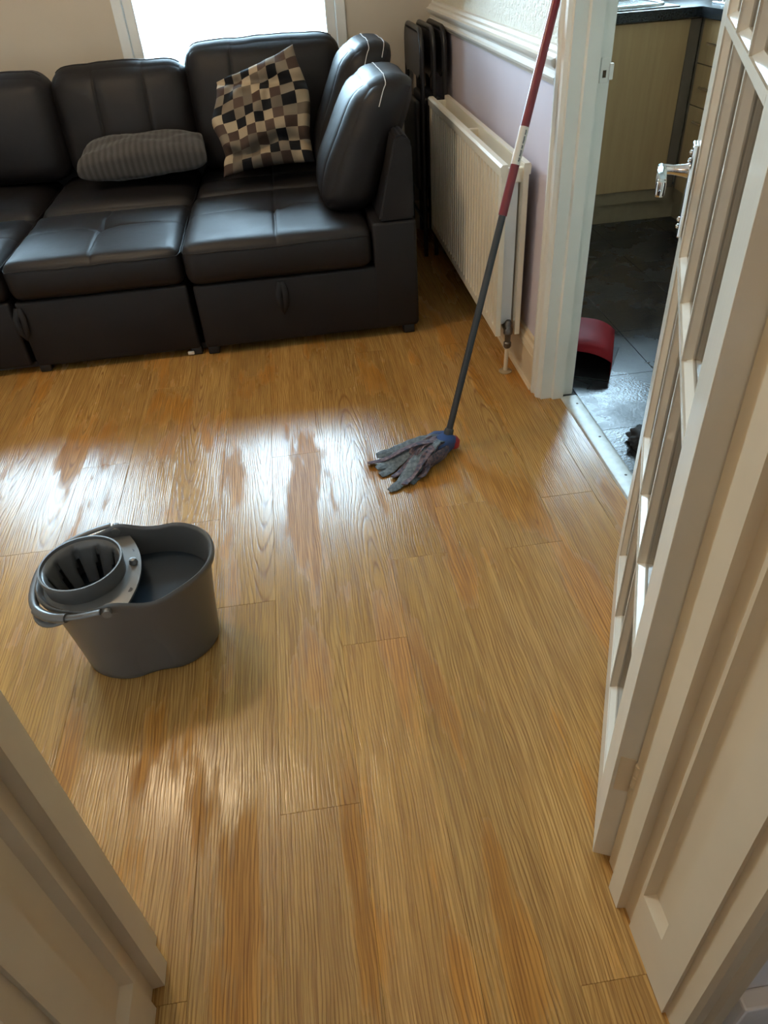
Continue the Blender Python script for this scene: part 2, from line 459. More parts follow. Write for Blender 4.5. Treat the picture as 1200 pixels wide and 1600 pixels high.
# ------------------------------------------------------------------ mesh helpers
class MB:
    def __init__(self):
        self.bm = bmesh.new()
        self.uv = None

    def box(self, x0, x1, y0, y1, z0, z1, bev=0.0, seg=2, mi=0):
        bm = self.bm
        c = [(x0, y0, z0), (x1, y0, z0), (x1, y1, z0), (x0, y1, z0), (x0, y0, z1), (x1, y0, z1), (x1, y1, z1), (x0, y1, z1)]
        v = [bm.verts.new(p) for p in c]
        fs = [bm.faces.new([v[i] for i in f]) for f in ((0, 3, 2, 1), (4, 5, 6, 7), (0, 1, 5, 4), (1, 2, 6, 5), (2, 3, 7, 6), (3, 0, 4, 7))]
        for f in fs:
            f.material_index = mi
        if bev:
            es = list({e for f in fs for e in f.edges})
            bmesh.ops.bevel(bm, geom=es, offset=bev, segments=seg, profile=0.5, affect='EDGES', clamp_overlap=True)
        return self

    def prism(self, poly, a0, a1, axis='z', mi=0):
        """extrude a 2D polygon; axis z: poly=(x,y); axis y: poly=(x,z); axis x: poly=(y,z)"""
        bm = self.bm

        def pt(p, a):
            return {'z': (p[0], p[1], a), 'y': (p[0], a, p[1]), 'x': (a, p[0], p[1])}[axis]
        lo = [bm.verts.new(pt(p, a0)) for p in poly]
        hi = [bm.verts.new(pt(p, a1)) for p in poly]
        n = len(poly)
        fs = []
        for i in range(n):
            j = (i + 1) % n
            fs.append(bm.faces.new((lo[i], lo[j], hi[j], hi[i])))
        fs.append(bm.faces.new(lo[::-1]))
        fs.append(bm.faces.new(hi))
        for f in fs:
            f.material_index = mi
        return self

    def tube(self, pts, r, n=10, cap=True, closed=False, flat=1.0, up=None):
        bm = self.bm
        pts = [Vector(p) for p in pts]
        k = len(pts)
        rs = r if isinstance(r, (list, tuple)) else [r] * k
        rings = []
        prev = None
        for i, p in enumerate(pts):
            if closed:
                t = (pts[(i + 1) % k] - pts[i - 1]).normalized()
            else:
                t = (pts[min(i + 1, k - 1)] - pts[max(i - 1, 0)]).normalized()
            if prev is None:
                ref = Vector(up) if up else (Vector((0, 0, 1)) if abs(t.z) < 0.9 else Vector((1, 0, 0)))
            else:
                ref = prev
            a = (ref - t * ref.dot(t))
            if a.length < 1e-6:
                a = t.orthogonal()
            a.normalize()
            b = t.cross(a)
            prev = a
            rings.append([bm.verts.new(p + (a * math.cos(2 * PI * j / n) * flat + b * math.sin(2 * PI * j / n)) * rs[i]) for j in range(n)])
        for i in range(k if closed else k - 1):
            A, B = rings[i], rings[(i + 1) % k]
            for j in range(n):
                bm.faces.new((A[j], A[(j + 1) % n], B[(j + 1) % n], B[j]))
        if cap and not closed:
            bm.faces.new(rings[0][::-1])
            bm.faces.new(rings[-1])
        return self

    def lathe(self, prof, c=(0, 0, 0), n=24, axis='z', sx=1.0, sy=1.0, cap=True, loop=False):
        bm = self.bm
        rings = []
        for r, h in prof:
            ring = []
            for j in range(n):
                a = 2 * PI * j / n
                u, v = r * math.cos(a) * sx, r * math.sin(a) * sy
                p = {'z': (u, v, h), 'x': (h, u, v), 'y': (u, h, v)}[axis]
                ring.append(bm.verts.new((p[0] + c[0], p[1] + c[1], p[2] + c[2])))
            rings.append(ring)
        for A, B in zip(rings, rings[1:]):
            for j in range(n):
                bm.faces.new((A[j], A[(j + 1) % n], B[(j + 1) % n], B[j]))
        if loop:
            for j in range(n):
                bm.faces.new((rings[-1][j], rings[-1][(j + 1) % n], rings[0][(j + 1) % n], rings[0][j]))
            cap = False
        for ring in (rings[0], rings[-1]) if cap else ():
            if (ring[0].co - ring[n // 2].co).length > 1e-5:
                bm.faces.new(ring)
        return self

    def grid(self, fn, U, V, uvmap=True):
        bm = self.bm
        if self.uv is None and uvmap:
            self.uv = bm.loops.layers.uv.new('UVMap')
        vs = [[bm.verts.new(fn(u, v)) for v in V] for u in U]
        for i in range(len(U) - 1):
            for j in range(len(V) - 1):
                f = bm.faces.new((vs[i][j], vs[i + 1][j], vs[i + 1][j + 1], vs[i][j + 1]))
                if uvmap:
                    for lp, (a, c) in zip(f.loops, ((i, j), (i + 1, j), (i + 1, j + 1), (i, j + 1))):
                        lp[self.uv].uv = (U[a] * 0.5 + 0.5, V[c] * 0.5 + 0.5)
        return vs

    def boxgrid(self, fn, U, V, W):
        """surface of a box in parameter space (-1..1)^3, mapped through fn"""
        bm = self.bm
        d = {}

        def vert(u, v, w):
            k = (round(u, 5), round(v, 5), round(w, 5))
            if k not in d:
                d[k] = bm.verts.new(fn(u, v, w))
            return d[k]
        for (A, B, mk) in ((U, V, lambda a, b, s: (a, b, s)), (V, W, lambda a, b, s: (s, a, b)), (W, U, lambda a, b, s: (b, s, a))):
            for s in (-1.0, 1.0):
                for i in range(len(A) - 1):
                    for j in range(len(B) - 1):
                        q = [vert(*mk(A[i], B[j], s)), vert(*mk(A[i + 1], B[j], s)), vert(*mk(A[i + 1], B[j + 1], s)), vert(*mk(A[i], B[j + 1], s))]
                        if s < 0:
                            q.reverse()
                        if len(set(q)) == 4:
                            bm.faces.new(q)
        return self

    def weld(self, d=1e-5):
        bmesh.ops.remove_doubles(self.bm, verts=self.bm.verts, dist=d)
        return self

    def mesh(self, name, mats, smooth=None, fixn=True):
        if fixn:
            bmesh.ops.recalc_face_normals(self.bm, faces=self.bm.faces)
        me = bpy.data.meshes.new(name)
        self.bm.to_mesh(me)
        self.bm.free()
        for mm in (mats if isinstance(mats, (list, tuple)) else [mats]):
            me.materials.append(M[mm] if isinstance(mm, str) else mm)
        if smooth is not None:
            for p in me.polygons:
                p.use_smooth = True
            me.set_sharp_from_angle(angle=math.radians(smooth))
        return me

    def obj(self, name, mats, parent=None, smooth=None, loc=None, rot=None, fixn=True):
        o = bpy.data.objects.new(name, self.mesh(name, mats, smooth, fixn))
        COL.objects.link(o)
        if parent is not None:
            o.parent = parent
        if loc is not None:
            o.location = loc
        if rot is not None:
            o.rotation_euler = rot
        return o


def thing(name, label, cat, loc=(0, 0, 0), rotz=0.0, group=None, kind=None):
    o = bpy.data.objects.new(name, None)
    o.empty_display_size = 0.1
    COL.objects.link(o)
    o.location = loc
    o.rotation_euler = (0, 0, rotz)
    return tag(o, label, cat, group, kind)


def tag(o, label=None, cat=None, group=None, kind=None):
    if label:
        o['label'] = label
    if cat:
        o['category'] = cat
    if group:
        o['group'] = group
    if kind:
        o['kind'] = kind
    return o


def struct(o, label=None, cat=None):
    return tag(o, label, cat, None, 'structure')


def copy_tree(o, parent=None):
    c = o.copy()
    COL.objects.link(c)
    c.parent = parent
    for ch in [x for x in bpy.data.objects if x.parent is o]:
        copy_tree(ch, c)
    return c


def nz(x, y, z, s=1.0):
    return mnoise.noise(Vector((x * s, y * s, z * s)))


def lin(a, b, n):
    return [a + (b - a) * i / (n - 1) for i in range(n)]


def warp(n, seams=(), wd=0.03):
    L = [math.sin((i / (n - 1) * 2 - 1) * PI / 2) for i in range(n)]
    for s in seams:
        L = [x for x in L if abs(x - s) > wd * 2.2]
        L += [s - 2 * wd, s - wd, s - wd * 0.45, s, s + wd * 0.45, s + wd, s + 2 * wd]
    return sorted(set(round(x, 6) for x in L))


def rounded(u, v, w, hx, hy, hz, r):
    p = Vector((u * hx, v * hy, w * hz))
    q = Vector((max(-(hx - r), min(hx - r, p.x)), max(-(hy - r), min(hy - r, p.y)), max(-(hz - r), min(hz - r, p.z))))
    d = p - q
    if d.length > 1e-9:
        # points on the box surface inside the rounding zone go onto the fillet
        d = d.normalized() * r
    return q + d


# ================================================================== ROOM SHELL
XL, XR, YB, YF = -2.60, 0.765, 4.05, 0.55
CEIL = 2.50
KX0, KX1, KY0, KY1 = 0.875, 2.62, 1.15, 4.40      # kitchen inside
DY0, DY1 = 1.34, 2.108                              # kitchen doorway
HALLY = 0.30

# ---- main floor: slab and planks
fl = struct(MB().box(XL, 0.829, HALLY, YB, -0.06, -0.008).obj('floor', 'slab'))
PW = 0.154
known = {-1: 0.735, 0: 1.13, 1: 1.40, 2: 0.375, 3: 1.385, -2: 1.31}
plank_mesh = {}


def plank_me(w, l):
    k = (round(w, 3), round(l, 3))
    if k not in plank_mesh:
        b = MB()
        e = 0.0005
        lo = [b.bm.verts.new(p) for p in ((0, 0, -0.008), (w, 0, -0.008), (w, l, -0.008), (0, l, -0.008))]
        md = [b.bm.verts.new(p) for p in ((0, 0, -e), (w, 0, -e), (w, l, -e), (0, l, -e))]
        hi = [b.bm.verts.new(p) for p in ((e, e, 0), (w - e, e, 0), (w - e, l - e, 0), (e, l - e, 0))]
        for A, B in ((lo, md), (md, hi)):
            for i in range(4):
                b.bm.faces.new((A[i], A[(i + 1) % 4], B[(i + 1) % 4], B[i]))
        b.bm.faces.new(hi)
        plank_mesh[k] = b.mesh('plank', 'oak')
    return plank_mesh[k]


k = -17
while -0.024 + PW * k < 0.829:
    x0 = -0.024 + PW * k
    x1 = min(x0 + PW, 0.829)
    if x1 > XL + 0.03 and x1 - x0 > 0.02:
        j = known.get(k, rnd.uniform(0.3, 1.5))
        y = j - 1.22 * 2
        while y < YB:
            a, c = max(y, HALLY), min(y + 1.22, YB)
            if c - a > 0.03:
                xa = max(x0, XL)
                o = bpy.data.objects.new('plank', plank_me(x1 - xa - 0.0003, c - a - 0.0003))
                COL.objects.link(o)
                o.parent = fl
                o.location = (xa, a, 0)
            y += 1.22
    k += 1

# ---- back wall with two window openings
WZ0, WZ1 = 0.75, 2.05
W1 = (-0.695, 0.347)
W2 = (-2.30, -1.26)
b = MB()
for xa, xb, za, zb in ((XL, W2[0], 0, CEIL), (W2[1], W1[0], 0, CEIL), (W1[1], XR, 0, CEIL),
                       (W2[0], W2[1], 0, WZ0), (W2[0], W2[1], WZ1, CEIL), (W1[0], W1[1], 0, WZ0), (W1[0], W1[1], WZ1, CEIL)):
    b.box(xa, xb, YB, YB + 0.2, za, zb)
struct(b.obj('wall_back', 'wallb'))

# ---- right wall: lilac below the dado, textured cream above
b = MB()
for (ya, yb, za, zb) in ((DY1 + 0.02, YB + 0.2, 0, 0.98), (YF - 0.25, DY0 - 0.02, 0, 0.98)):
    b.box(XR, KX0, ya, yb, za, zb, mi=0)
for (ya, yb, za, zb) in ((DY1 + 0.02, YB + 0.2, 0.98, CEIL), (YF - 0.25, DY0 - 0.02, 0.98, CEIL), (DY0 - 0.02, DY1 + 0.02, 2.03, CEIL)):
    b.box(XR, KX0, ya, yb, za, zb, mi=1)
struct(b.obj('wall_right', ['lilac', 'anaglypta']))

b = MB().box(XL - 0.15, XL, HALLY, YB + 0.2, 0, CEIL)
struct(b.obj('wall_left', 'wallb'))

# ---- front wall (doorway to the hall)
OX0, OX1 = -0.412, 0.412
b = MB()
b.box(XL, OX0, HALLY, YF, 0, CEIL)
b.box(OX1, XR, HALLY, YF, 0, CEIL)
b.box(OX0, OX1, HALLY, YF, 2.03, CEIL)
struct(b.obj('wall_front', 'hallwall'))

struct(MB().box(XL - 0.15, KX0, HALLY, YB + 0.2, CEIL, CEIL + 0.1).obj('ceiling', 'ceil'))

# ---- hall shell around the viewpoint
struct(MB().box(-1.1, 1.3, -1.5, HALLY, -0.05, -0.004).obj('floor_hall', 'hallfloor'))
struct(MB().box(-1.2, -1.1, -1.5, HALLY, 0, CEIL).obj('wall_hall_left', 'hallwall'))
struct(MB().box(1.3, 1.4, -1.5, HALLY, 0, CEIL).obj('wall_hall_right', 'hallwall'))
struct(MB().box(-1.2, 1.4, -1.6, -1.5, 0, CEIL).obj('wall_hall_end', 'hallwall'))
struct(MB().box(-1.2, 1.4, -1.6, HALLY, CEIL, CEIL + 0.1).obj('ceiling_hall', 'ceil'))
struct(MB().box(XR, 1.3, HALLY - 0.1, HALLY, 0, CEIL).obj('wall_hall_front', 'hallwall'))

struct(MB().box(0.463, XR, HALLY - 0.026, HALLY, 0, 0.13, 0.004).obj('baseboard_hall', 'hallskirt'))
# ---- windows
def window(name, x0, x1, label):
    t = thing(name, label, 'window', (x0, YB, WZ0), kind='structure')
    w, h = x1 - x0, WZ1 - WZ0
    f = MB()
    fw = 0.045
    for a in ((0, fw, 0, h), (w - fw, w, 0, h), (fw, w - fw, 0, fw), (fw, w - fw, h - fw, h)):
        f.box(a[0], a[1], -0.012, 0.075, a[2], a[3], 0.004)
    f.obj('window_frame', 'upvc', t)
    s = MB()
    s0, sw = fw + 0.002, 0.045
    for a in ((s0, s0 + sw, s0, h - s0), (w - s0 - sw, w - s0, s0, h - s0), (s0 + sw, w - s0 - sw, s0, s0 + sw), (s0 + sw, w - s0 - sw, h - s0 - sw, h - s0)):
        s.box(a[0], a[1], 0.0, 0.06, a[2], a[3], 0.005)
    s.obj('sash', 'upvc', t)
    g = s0 + sw
    MB().box(g, w - g, 0.028, 0.034, g, h - g).obj('pane', 'glass', t)
    MB().box(-0.03, w + 0.03, -0.06, -0.013, -0.03, 0.0, 0.004).obj('window_sill', 'upvc', t)
    return t


window('window_1', W1[0], W1[1], 'white framed window above the leather sofa')
window('window_2', W2[0], W2[1], 'white framed window left of the sofa window')

# ---- dado rail
prof = [(XR, 0.935), (0.752, 0.935), (0.748, 0.945), (0.740, 0.950), (0.738, 0.957), (0.745, 0.963), (0.746, 0.972), (0.735, 0.982), (0.728, 0.990),
        (0.727, 1.000), (0.738, 1.004), (0.742, 1.012), (0.752, 1.016), (0.755, 1.026), (XR, 1.028)]
struct(MB().prism(prof, 2.18, YB, 'y').obj('trim_1', 'paint_white', smooth=40), 'white moulded dado rail on the right wall', 'dado rail')

# ---- skirting right
prof = [(XR, 0), (0.745, 0), (0.745, 0.115), (0.748, 0.120), (0.744, 0.128), (0.748, 0.142), (0.755, 0.150), (0.756, 0.162), (XR, 0.165)]
b = MB().prism(prof, 2.178, YB, 'y')
b.prism([(0.745, 0), (0.735, 0), (0.738, 0.008), (0.745, 0.010)], 2.178, YB, 'y')
struct(b.obj('baseboard_right', 'paint'), 'cream skirting board below the lilac wall', 'skirting')
struct(MB().box(XL, XR, YB - 0.018, YB, 0, 0.15).obj('baseboard_back', 'paint'))

# ---- kitchen doorway frame
t = thing('trim_2', 'white painted frame of the kitchen doorway', 'door frame', (0, 0, 0), kind='structure')
arch = [(XR, 2.180), (0.744, 2.180), (0.738, 2.172), (0.737, 2.160), (0.744, 2.154), (0.746, 2.143), (0.742, 2.136), (0.744, 2.124), (0.754, 2.118), (0.756, 2.112), (XR, 2.108)]
MB().prism(arch, 0, 2.09, 'z').obj('architrave', 'paint_white', t, smooth=35)
archn = [(x, DY0 + (DY1 - y)) for x, y in arch]
MB().prism(archn, 0, 2.09, 'z').obj('architrave', 'paint_white', t, smooth=35)
MB().box(0.744, XR, DY0 - 0.072, DY1 + 0.072, 2.02, 2.09, 0.004).obj('architrave', 'paint_white', t)
lin_ = [(0.756, DY1 + 0.022), (0.756, DY1), (0.792, DY1), (0.796, DY1 - 0.010), (0.832, DY1 - 0.010), (0.835, DY1 + 0.012), (0.871, DY1 + 0.012), (0.871, DY1 + 0.022)]
MB().prism(lin_, 0, 2.03, 'z').obj('jamb', 'paint_white', t)
MB().prism([(x, DY0 + (DY1 - y)) for x, y in lin_], 0, 2.03, 'z').obj('jamb', 'paint_white', t)
MB().box(0.756, 0.882, DY0 - 0.02, DY1 + 0.02, 2.01, 2.03).obj('jamb', 'paint_white', t)
p = MB().box(0.843, 0.868, DY1 + 0.008, DY1 + 0.0135, 0.945, 1.005, 0.002)
sp_o = p.obj('strike_plate', 'paint_white', t)
MB().box(0.850, 0.859, DY1 + 0.0065, DY1 + 0.0088, 0.958, 0.975).obj('latch_hole', 'slab', sp_o)
MB().box(0.866, 0.878, DY1 + 0.004, DY1 + 0.0125, 0.952, 0.990, 0.002).obj('strike_lip', 'paint_white', sp_o)

# threshold strip
t = thing('trim_3', 'metal threshold strip across the kitchen doorway', 'threshold strip', (0, 0, 0), kind='structure')
MB().prism([(0.824, 0.0), (0.828, 0.006), (0.834, 0.008), (0.876, 0.008), (0.885, 0.004), (0.888, 0.0)], DY0, DY1 - 0.012, 'y').obj('strip', 'alu', t, smooth=30)
for yy in (1.42, 1.62, 1.83, 2.04):
    MB().lathe([(0.0, 0.0092), (0.003, 0.0090), (0.0045, 0.0078)], (0.862, yy, 0), 12).obj('screw', 'screw', t)

# ---- hall doorway frame (foreground)
t = thing('trim_4', 'cream painted panelled frame around the near doorway', 'door frame', (0, 0, 0), kind='structure')


def jamb_side(s, base):
    """s=+1 right, -1 left; x measured as distance from the opening centre"""
    rb, st, ln = base          # rebate face, stop face, lining face
    o = 0.414
    poly = [(o, 0.552), (rb, 0.552), (rb, 0.512), (st, 0.510), (st, 0.476), (rb - 0.002, 0.474), (rb - 0.002, 0.452), (ln, 0.446), (ln, 0.440)]
    # the lining with its sunk panel: stiles and panel built apart
    poly2 = poly + [(o, 0.440)]
    MB().prism([(s * x, y) for x, y in poly2], 0, 2.01, 'z').obj('jamb', 'paint', t)
    MB().prism([(s * ln, 0.376), (s * ln, HALLY + 0.022), (s * o, HALLY + 0.022), (s * o, 0.376)], 0, 2.01, 'z').obj('stile', 'paint', t)
    xa, xb = sorted((s * ln, s * o))
    MB().box(xa, xb, 0.376, 0.440, 0, 0.128).obj('rail', 'paint', t)
    MB().box(xa, xb, 0.376, 0.440, 1.90, 2.01).obj('rail', 'paint', t)
    d = 0.012
    # chamfered frame around the sunk panel
    MB().prism([(s * ln, 0.440), (s * (ln + d), 0.430), (s * o, 0.430), (s * o, 0.440)], 0.128, 1.90, 'z').obj('bead', 'paint', t)
    MB().prism([(s * ln, 0.376), (s * (ln + d), 0.384), (s * o, 0.384), (s * o, 0.376)], 0.128, 1.90, 'z').obj('bead', 'paint', t)
    MB().prism([(s * ln, 0.128), (s * (ln + d), 0.150), (s * o, 0.150), (s * o, 0.128)], 0.376, 0.440, 'y').obj('bead', 'paint', t)
    xa, xb = sorted((s * (ln + d), s * o))
    MB().box(xa, xb, 0.384, 0.430, 0.150, 1.90).obj('panel', 'paint', t)
    # hall-side architrave
    a = [(ln + 0.006, HALLY + 0.022), (ln + 0.006, HALLY - 0.012), (ln + 0.012, HALLY - 0.018), (ln + 0.024, HALLY - 0.019), (ln + 0.028, HALLY - 0.010),
         (ln + 0.040, HALLY - 0.009), (ln + 0.045, HALLY - 0.016), (ln + 0.060, HALLY - 0.018), (ln + 0.064, HALLY - 0.010), (ln + 0.070, HALLY), (ln + 0.070, HALLY + 0.022)]
    MB().prism([(s * x, y) for x, y in a], 0, 2.08, 'z').obj('architrave', 'paint', t, smooth=30)
    # room-side architrave on the wall face
    a = [(rb + 0.012, 0.550), (rb + 0.012, 0.566), (rb + 0.022, 0.570), (rb + 0.050, 0.570), (rb + 0.056, 0.564), (rb + 0.066, 0.562), (rb + 0.070, 0.550)]
    MB().prism([(s * x, y) for x, y in a], 0, 2.07, 'z').obj('architrave', 'paint', t, smooth=30)


jamb_side(1, (0.398, 0.381, 0.391))
jamb_side(-1, (0.391, 0.370, 0.380))
MB().box(-0.414, 0.414, HALLY + 0.022, 0.552, 2.01, 2.03).obj('jamb', 'paint', t)

# ---- ceiling pendant (real room lamp, above the frame)
t = thing('pendant_lamp', 'warm pendant lamp hanging from the living room ceiling', 'lamp', (LAMP_POS[0], LAMP_POS[1], 0))
MB().lathe([(0.0, CEIL), (0.05, CEIL), (0.05, CEIL - 0.02), (0.02, CEIL - 0.035), (0.0, CEIL - 0.036)], n=20).obj('ceiling_rose', 'upvc', t, smooth=40)
MB().tube([(0, 0, CEIL - 0.03), (0, 0, 2.36)], 0.004, 8).obj('cord', 'upvc', t)
MB().lathe([(0.0, 2.40), (0.018, 2.39), (0.020, 2.33), (0.0, 2.33)], n=16).obj('holder', 'upvc', t, smooth=40)
MB().lathe([(0.012, 2.335), (0.022, 2.315), (0.032, 2.285), (0.028, 2.262), (0.014, 2.250), (0.0, 2.248)], n=20).obj('bulb', 'bulb', t, smooth=60)
ld = bpy.data.lights.new('pendant_light', 'POINT')
ld.energy = LAMP_W
ld.color = (1.0, 0.76, 0.49)
ld.shadow_soft_size = 0.09
lo = bpy.data.objects.new('pendant_light', ld)
lo.location = (0, 0, 2.17)
COL.objects.link(lo)
lo.parent = t
# ---- unseen lamp added behind the viewpoint to brighten the near door frame
t = thing('hall_fill_lamp', 'unseen fill lamp added in the hall behind the near doorway', 'lamp', (-0.72, -0.55, 0))
MB().lathe([(0.0, CEIL), (0.13, CEIL), (0.14, CEIL - 0.03), (0.10, CEIL - 0.07), (0.0, CEIL - 0.085)], n=28).obj('diffuser', 'shade', t, smooth=50)
ld = bpy.data.lights.new('hall_fill_light', 'POINT')
ld.energy = HALL_FILL_W
ld.color = (1.0, 0.80, 0.57)
ld.shadow_soft_size = 0.10
lo = bpy.data.objects.new('hall_fill_light', ld)
lo.location = (0, 0, CEIL - 0.20)
COL.objects.link(lo)
lo.parent = t

# ================================================================== NEAR DOOR (open glazed door)
HX, HY = 0.373, 0.569
DL = 0.776
dang = math.atan2(1.275 - 0.569, 0.695 - 0.373)
door = thing('door_1', 'cream glazed door standing open against the doorway on the right', 'door', (HX, HY, 0.008), dang, kind='structure')
# local: +x along leaf from the hinge, +y = left face (towards the sofa), leaf from y=-TH to 0
TH = 0.035
DH = 1.97
cols = [(0.108, 0.292), (0.314, 0.486), (0.508, 0.686)]
rows = [(0.100, 0.412), (0.436, 0.790), (0.814, 1.146), (1.170, 1.500), (1.524, 1.860)]
MB().box(0, 0.100, -TH, 0, 0, DH, 0.0015).obj('stile', 'door_paint', door)
MB().box(0.694, DL, -TH, 0, 0, DH, 0.0015).obj('stile', 'door_paint', door)
MB().box(0.100, 0.694, -TH, 0, 0, 0.092, 0.0012).obj('rail', 'door_paint', door)
MB().box(0.100, 0.694, -TH, 0, 1.868, DH, 0.0012).obj('rail', 'door_paint', door)


def bar_poly(c0, c1):
    """glazing bar section between two panes: (coordinate, depth)"""
    m = (c0 + c1) / 2
    w = (c1 - c0) / 2
    f = w - 0.006
    return [(m - w, -0.016), (m - w, -0.013), (m - f, -0.003), (m - f, 0.0), (m + f, 0.0), (m + f, -0.003), (m + w, -0.013), (m + w, -0.016),
            (m + w, -TH + 0.013), (m + f, -TH + 0.003), (m + f, -TH), (m - f, -TH), (m - f, -TH + 0.003), (m - w, -TH + 0.013)]


for i in range(4):
    z0, z1 = rows[i][1], rows[i + 1][0]
    # horizontal bar: section in (depth=y, z)
    MB().prism([(d, c) for c, d in bar_poly(z0, z1)], 0.100, 0.694, 'x').obj('glazing_bar', 'door_paint', door)
for i in range(2):
    x0, x1 = cols[i][1], cols[i + 1][0]
    for (za, zb) in rows:
        MB().prism(bar_poly(x0, x1), za - 0.008, zb + 0.008, 'z').obj('glazing_bar', 'door_paint', door)
# beads round the edges
for (za, zb) in ((0.092, 0.100),):
    MB().prism([(-0.003, 0.092), (-0.013, 0.104), (-TH + 0.013, 0.104), (-TH + 0.003, 0.092)], 0.100, 0.694, 'x').obj('bead', 'door_paint', door)
    MB().prism([(-0.003, 1.868), (-TH + 0.003, 1.868), (-TH + 0.013, 1.858), (-0.013, 1.858)], 0.100, 0.694, 'x').obj('bead', 'door_paint', door)
    MB().prism([(0.100, -0.003), (0.110, -0.013), (0.110, -TH + 0.013), (0.100, -TH + 0.003)], 0.092, 1.868, 'z').obj('bead', 'door_paint', door)
    MB().prism([(0.694, -0.003), (0.694, -TH + 0.003), (0.684, -TH + 0.013), (0.684, -0.013)], 0.092, 1.868, 'z').obj('bead', 'door_paint', door)
for (xa, xb) in cols:
    for (za, zb) in rows:
        MB().box(xa - 0.004, xb + 0.004, -0.0195, -0.0155, za - 0.002, zb + 0.002).obj('pane', 'pane', door)


def lever(side):
    yo = 0.0 if side > 0 else -TH
    s = side
    def Y(v): return yo + s * v
    ya, yb = sorted((Y(0), Y(0.009)))
    pl = MB().box(0.712, 0.752, ya, yb, 0.835, 0.985, 0.003).obj('handle_plate', 'chrome', door)
    tag(pl, 'chrome lever handle')
    for zz in (0.850, 0.862, 0.958, 0.970):
        MB().lathe([(0.004, Y(0.008)), (0.004, Y(0.011)), (0.002, Y(0.0125)), (0.0, Y(0.0125))], (0.732, 0, zz), 10, 'y').obj('screw', 'chrome', pl)
    b = MB()
    b.tube([(0.732, Y(0.006), 0.942), (0.732, Y(0.016), 0.942), (0.732, Y(0.034), 0.943), (0.732, Y(0.052), 0.944)], [0.013, 0.010, 0.008, 0.009], 12)
    ya, yb = sorted((Y(0.044), Y(0.060)))
    b.box(0.640, 0.742, ya, yb, 0.932, 0.952, 0.005)
    b.box(0.632, 0.652, ya, yb, 0.924, 0.950, 0.005)
    b.obj('lever', 'chrome', pl, smooth=35)


lever(1)
lever(-1)
for zc in (0.215, 1.70):
    h = MB()
    for q in range(3):
        h.lathe([(0.0, zc + q * 0.030), (0.0052, zc + q * 0.030), (0.0056, zc + q * 0.030 + 0.002), (0.0056, zc + q * 0.030 + 0.026), (0.0, zc + q * 0.030 + 0.0275)], (-0.008, -TH + 0.002, 0), 12)
    h.box(-0.0012, 0.0, -TH + 0.006, -0.006, zc, zc + 0.088)
    h.obj('hinge', 'paint', door, smooth=40)

# ================================================================== RADIATOR
rad = thing('radiator', 'cream double panel radiator under the white dado rail', 'radiator', (0.645, 2.32, 0))
RL, RZ0, RZ1 = 1.235, 0.150, 0.712


def rad_panel(xf, sgn):
    """ribbed sheet facing -x at local xf"""
    b = MB()
    ys = []
    n = 28
    pitch = (RL - 0.05) / n
    ys.append((0.0, 0.0))
    ys.append((0.020, 0.0))
    for i in range(n):
        y0 = 0.025 + i * pitch
        ys += [(y0 + pitch * 0.20, 0.0), (y0 + pitch * 0.28, 1.0), (y0 + pitch * 0.74, 1.0), (y0 + pitch * 0.82, 0.0)]
    ys += [(RL - 0.020, 0.0), (RL, 0.0)]
    zs = [(RZ0, 0.0), (RZ0 + 0.026, 0.0), (RZ0 + 0.040, 1.0), (RZ1 - 0.050, 1.0), (RZ1 - 0.036, 0.0), (RZ1, 0.0)]
    vs = [[b.bm.verts.new((xf + sgn * 0.0140 * dy * dz, y, z)) for (z, dz) in zs] for (y, dy) in ys]
    for i in range(len(ys) - 1):
        for j in range(len(zs) - 1):
            b.bm.faces.new((vs[i][j], vs[i + 1][j], vs[i + 1][j + 1], vs[i][j + 1]))
    # back sheet and edges
    xb = xf + sgn * 0.017
    bb = [b.bm.verts.new((xb, y, z)) for y, z in ((0, RZ0), (RL, RZ0), (RL, RZ1), (0, RZ1))]
    b.bm.faces.new(bb)
    b.bm.faces.new([vs[i][0] for i in range(len(ys))] + [bb[1], bb[0]])
    b.bm.faces.new([vs[i][-1] for i in range(len(ys))] + [bb[2], bb[3]])
    b.bm.faces.new([vs[0][j] for j in range(len(zs))] + [bb[3], bb[0]])
    b.bm.faces.new([vs[-1][j] for j in range(len(zs))] + [bb[2], bb[1]])
    return b


rad_panel(0.0, 1).obj('front_panel', 'rad', rad)
rad_panel(0.086, -1).obj('rear_panel', 'rad', rad)
MB().prism([(-0.004, RZ1 - 0.030), (-0.006, RZ1 - 0.004), (0.000, RZ1 + 0.003), (0.018, RZ1 + 0.003), (0.018, RZ1 - 0.010), (0.012, RZ1 - 0.030)], -0.002, RL + 0.002, 'y').obj('top_rail', 'rad', rad, smooth=40)
MB().prism([(0.070, RZ1 - 0.020), (0.070, RZ1 + 0.003), (0.088, RZ1 + 0.003), (0.092, RZ1 - 0.004), (0.090, RZ1 - 0.030), (0.074, RZ1 - 0.030)], -0.002, RL + 0.002, 'y').obj('top_rail', 'rad', rad, smooth=40)
for yy in (0.012, 0.60, RL - 0.03):
    MB().box(0.014, 0.074, yy, yy + 0.022, RZ1 - 0.055, RZ1 - 0.012, 0.003).obj('spacer', 'rad', rad)
fin = MB()
fin.box(0.024, 0.027, 0.035, RL - 0.035, RZ0 + 0.03, RZ1 - 0.045)
fin.box(0.060, 0.063, 0.035, RL - 0.035, RZ0 + 0.03, RZ1 - 0.045)
fin.box(0.024, 0.063, 0.032, 0.036, RZ0 + 0.03, RZ1 - 0.060)
fin.obj('convector_fin', 'upvc', rad)
MB().tube([(0.043, 0.012, RZ1 - 0.032), (0.043, -0.010, RZ1 - 0.032)], 0.013, 14).obj('bleed_cap', 'rad', rad, smooth=40)
v = MB()
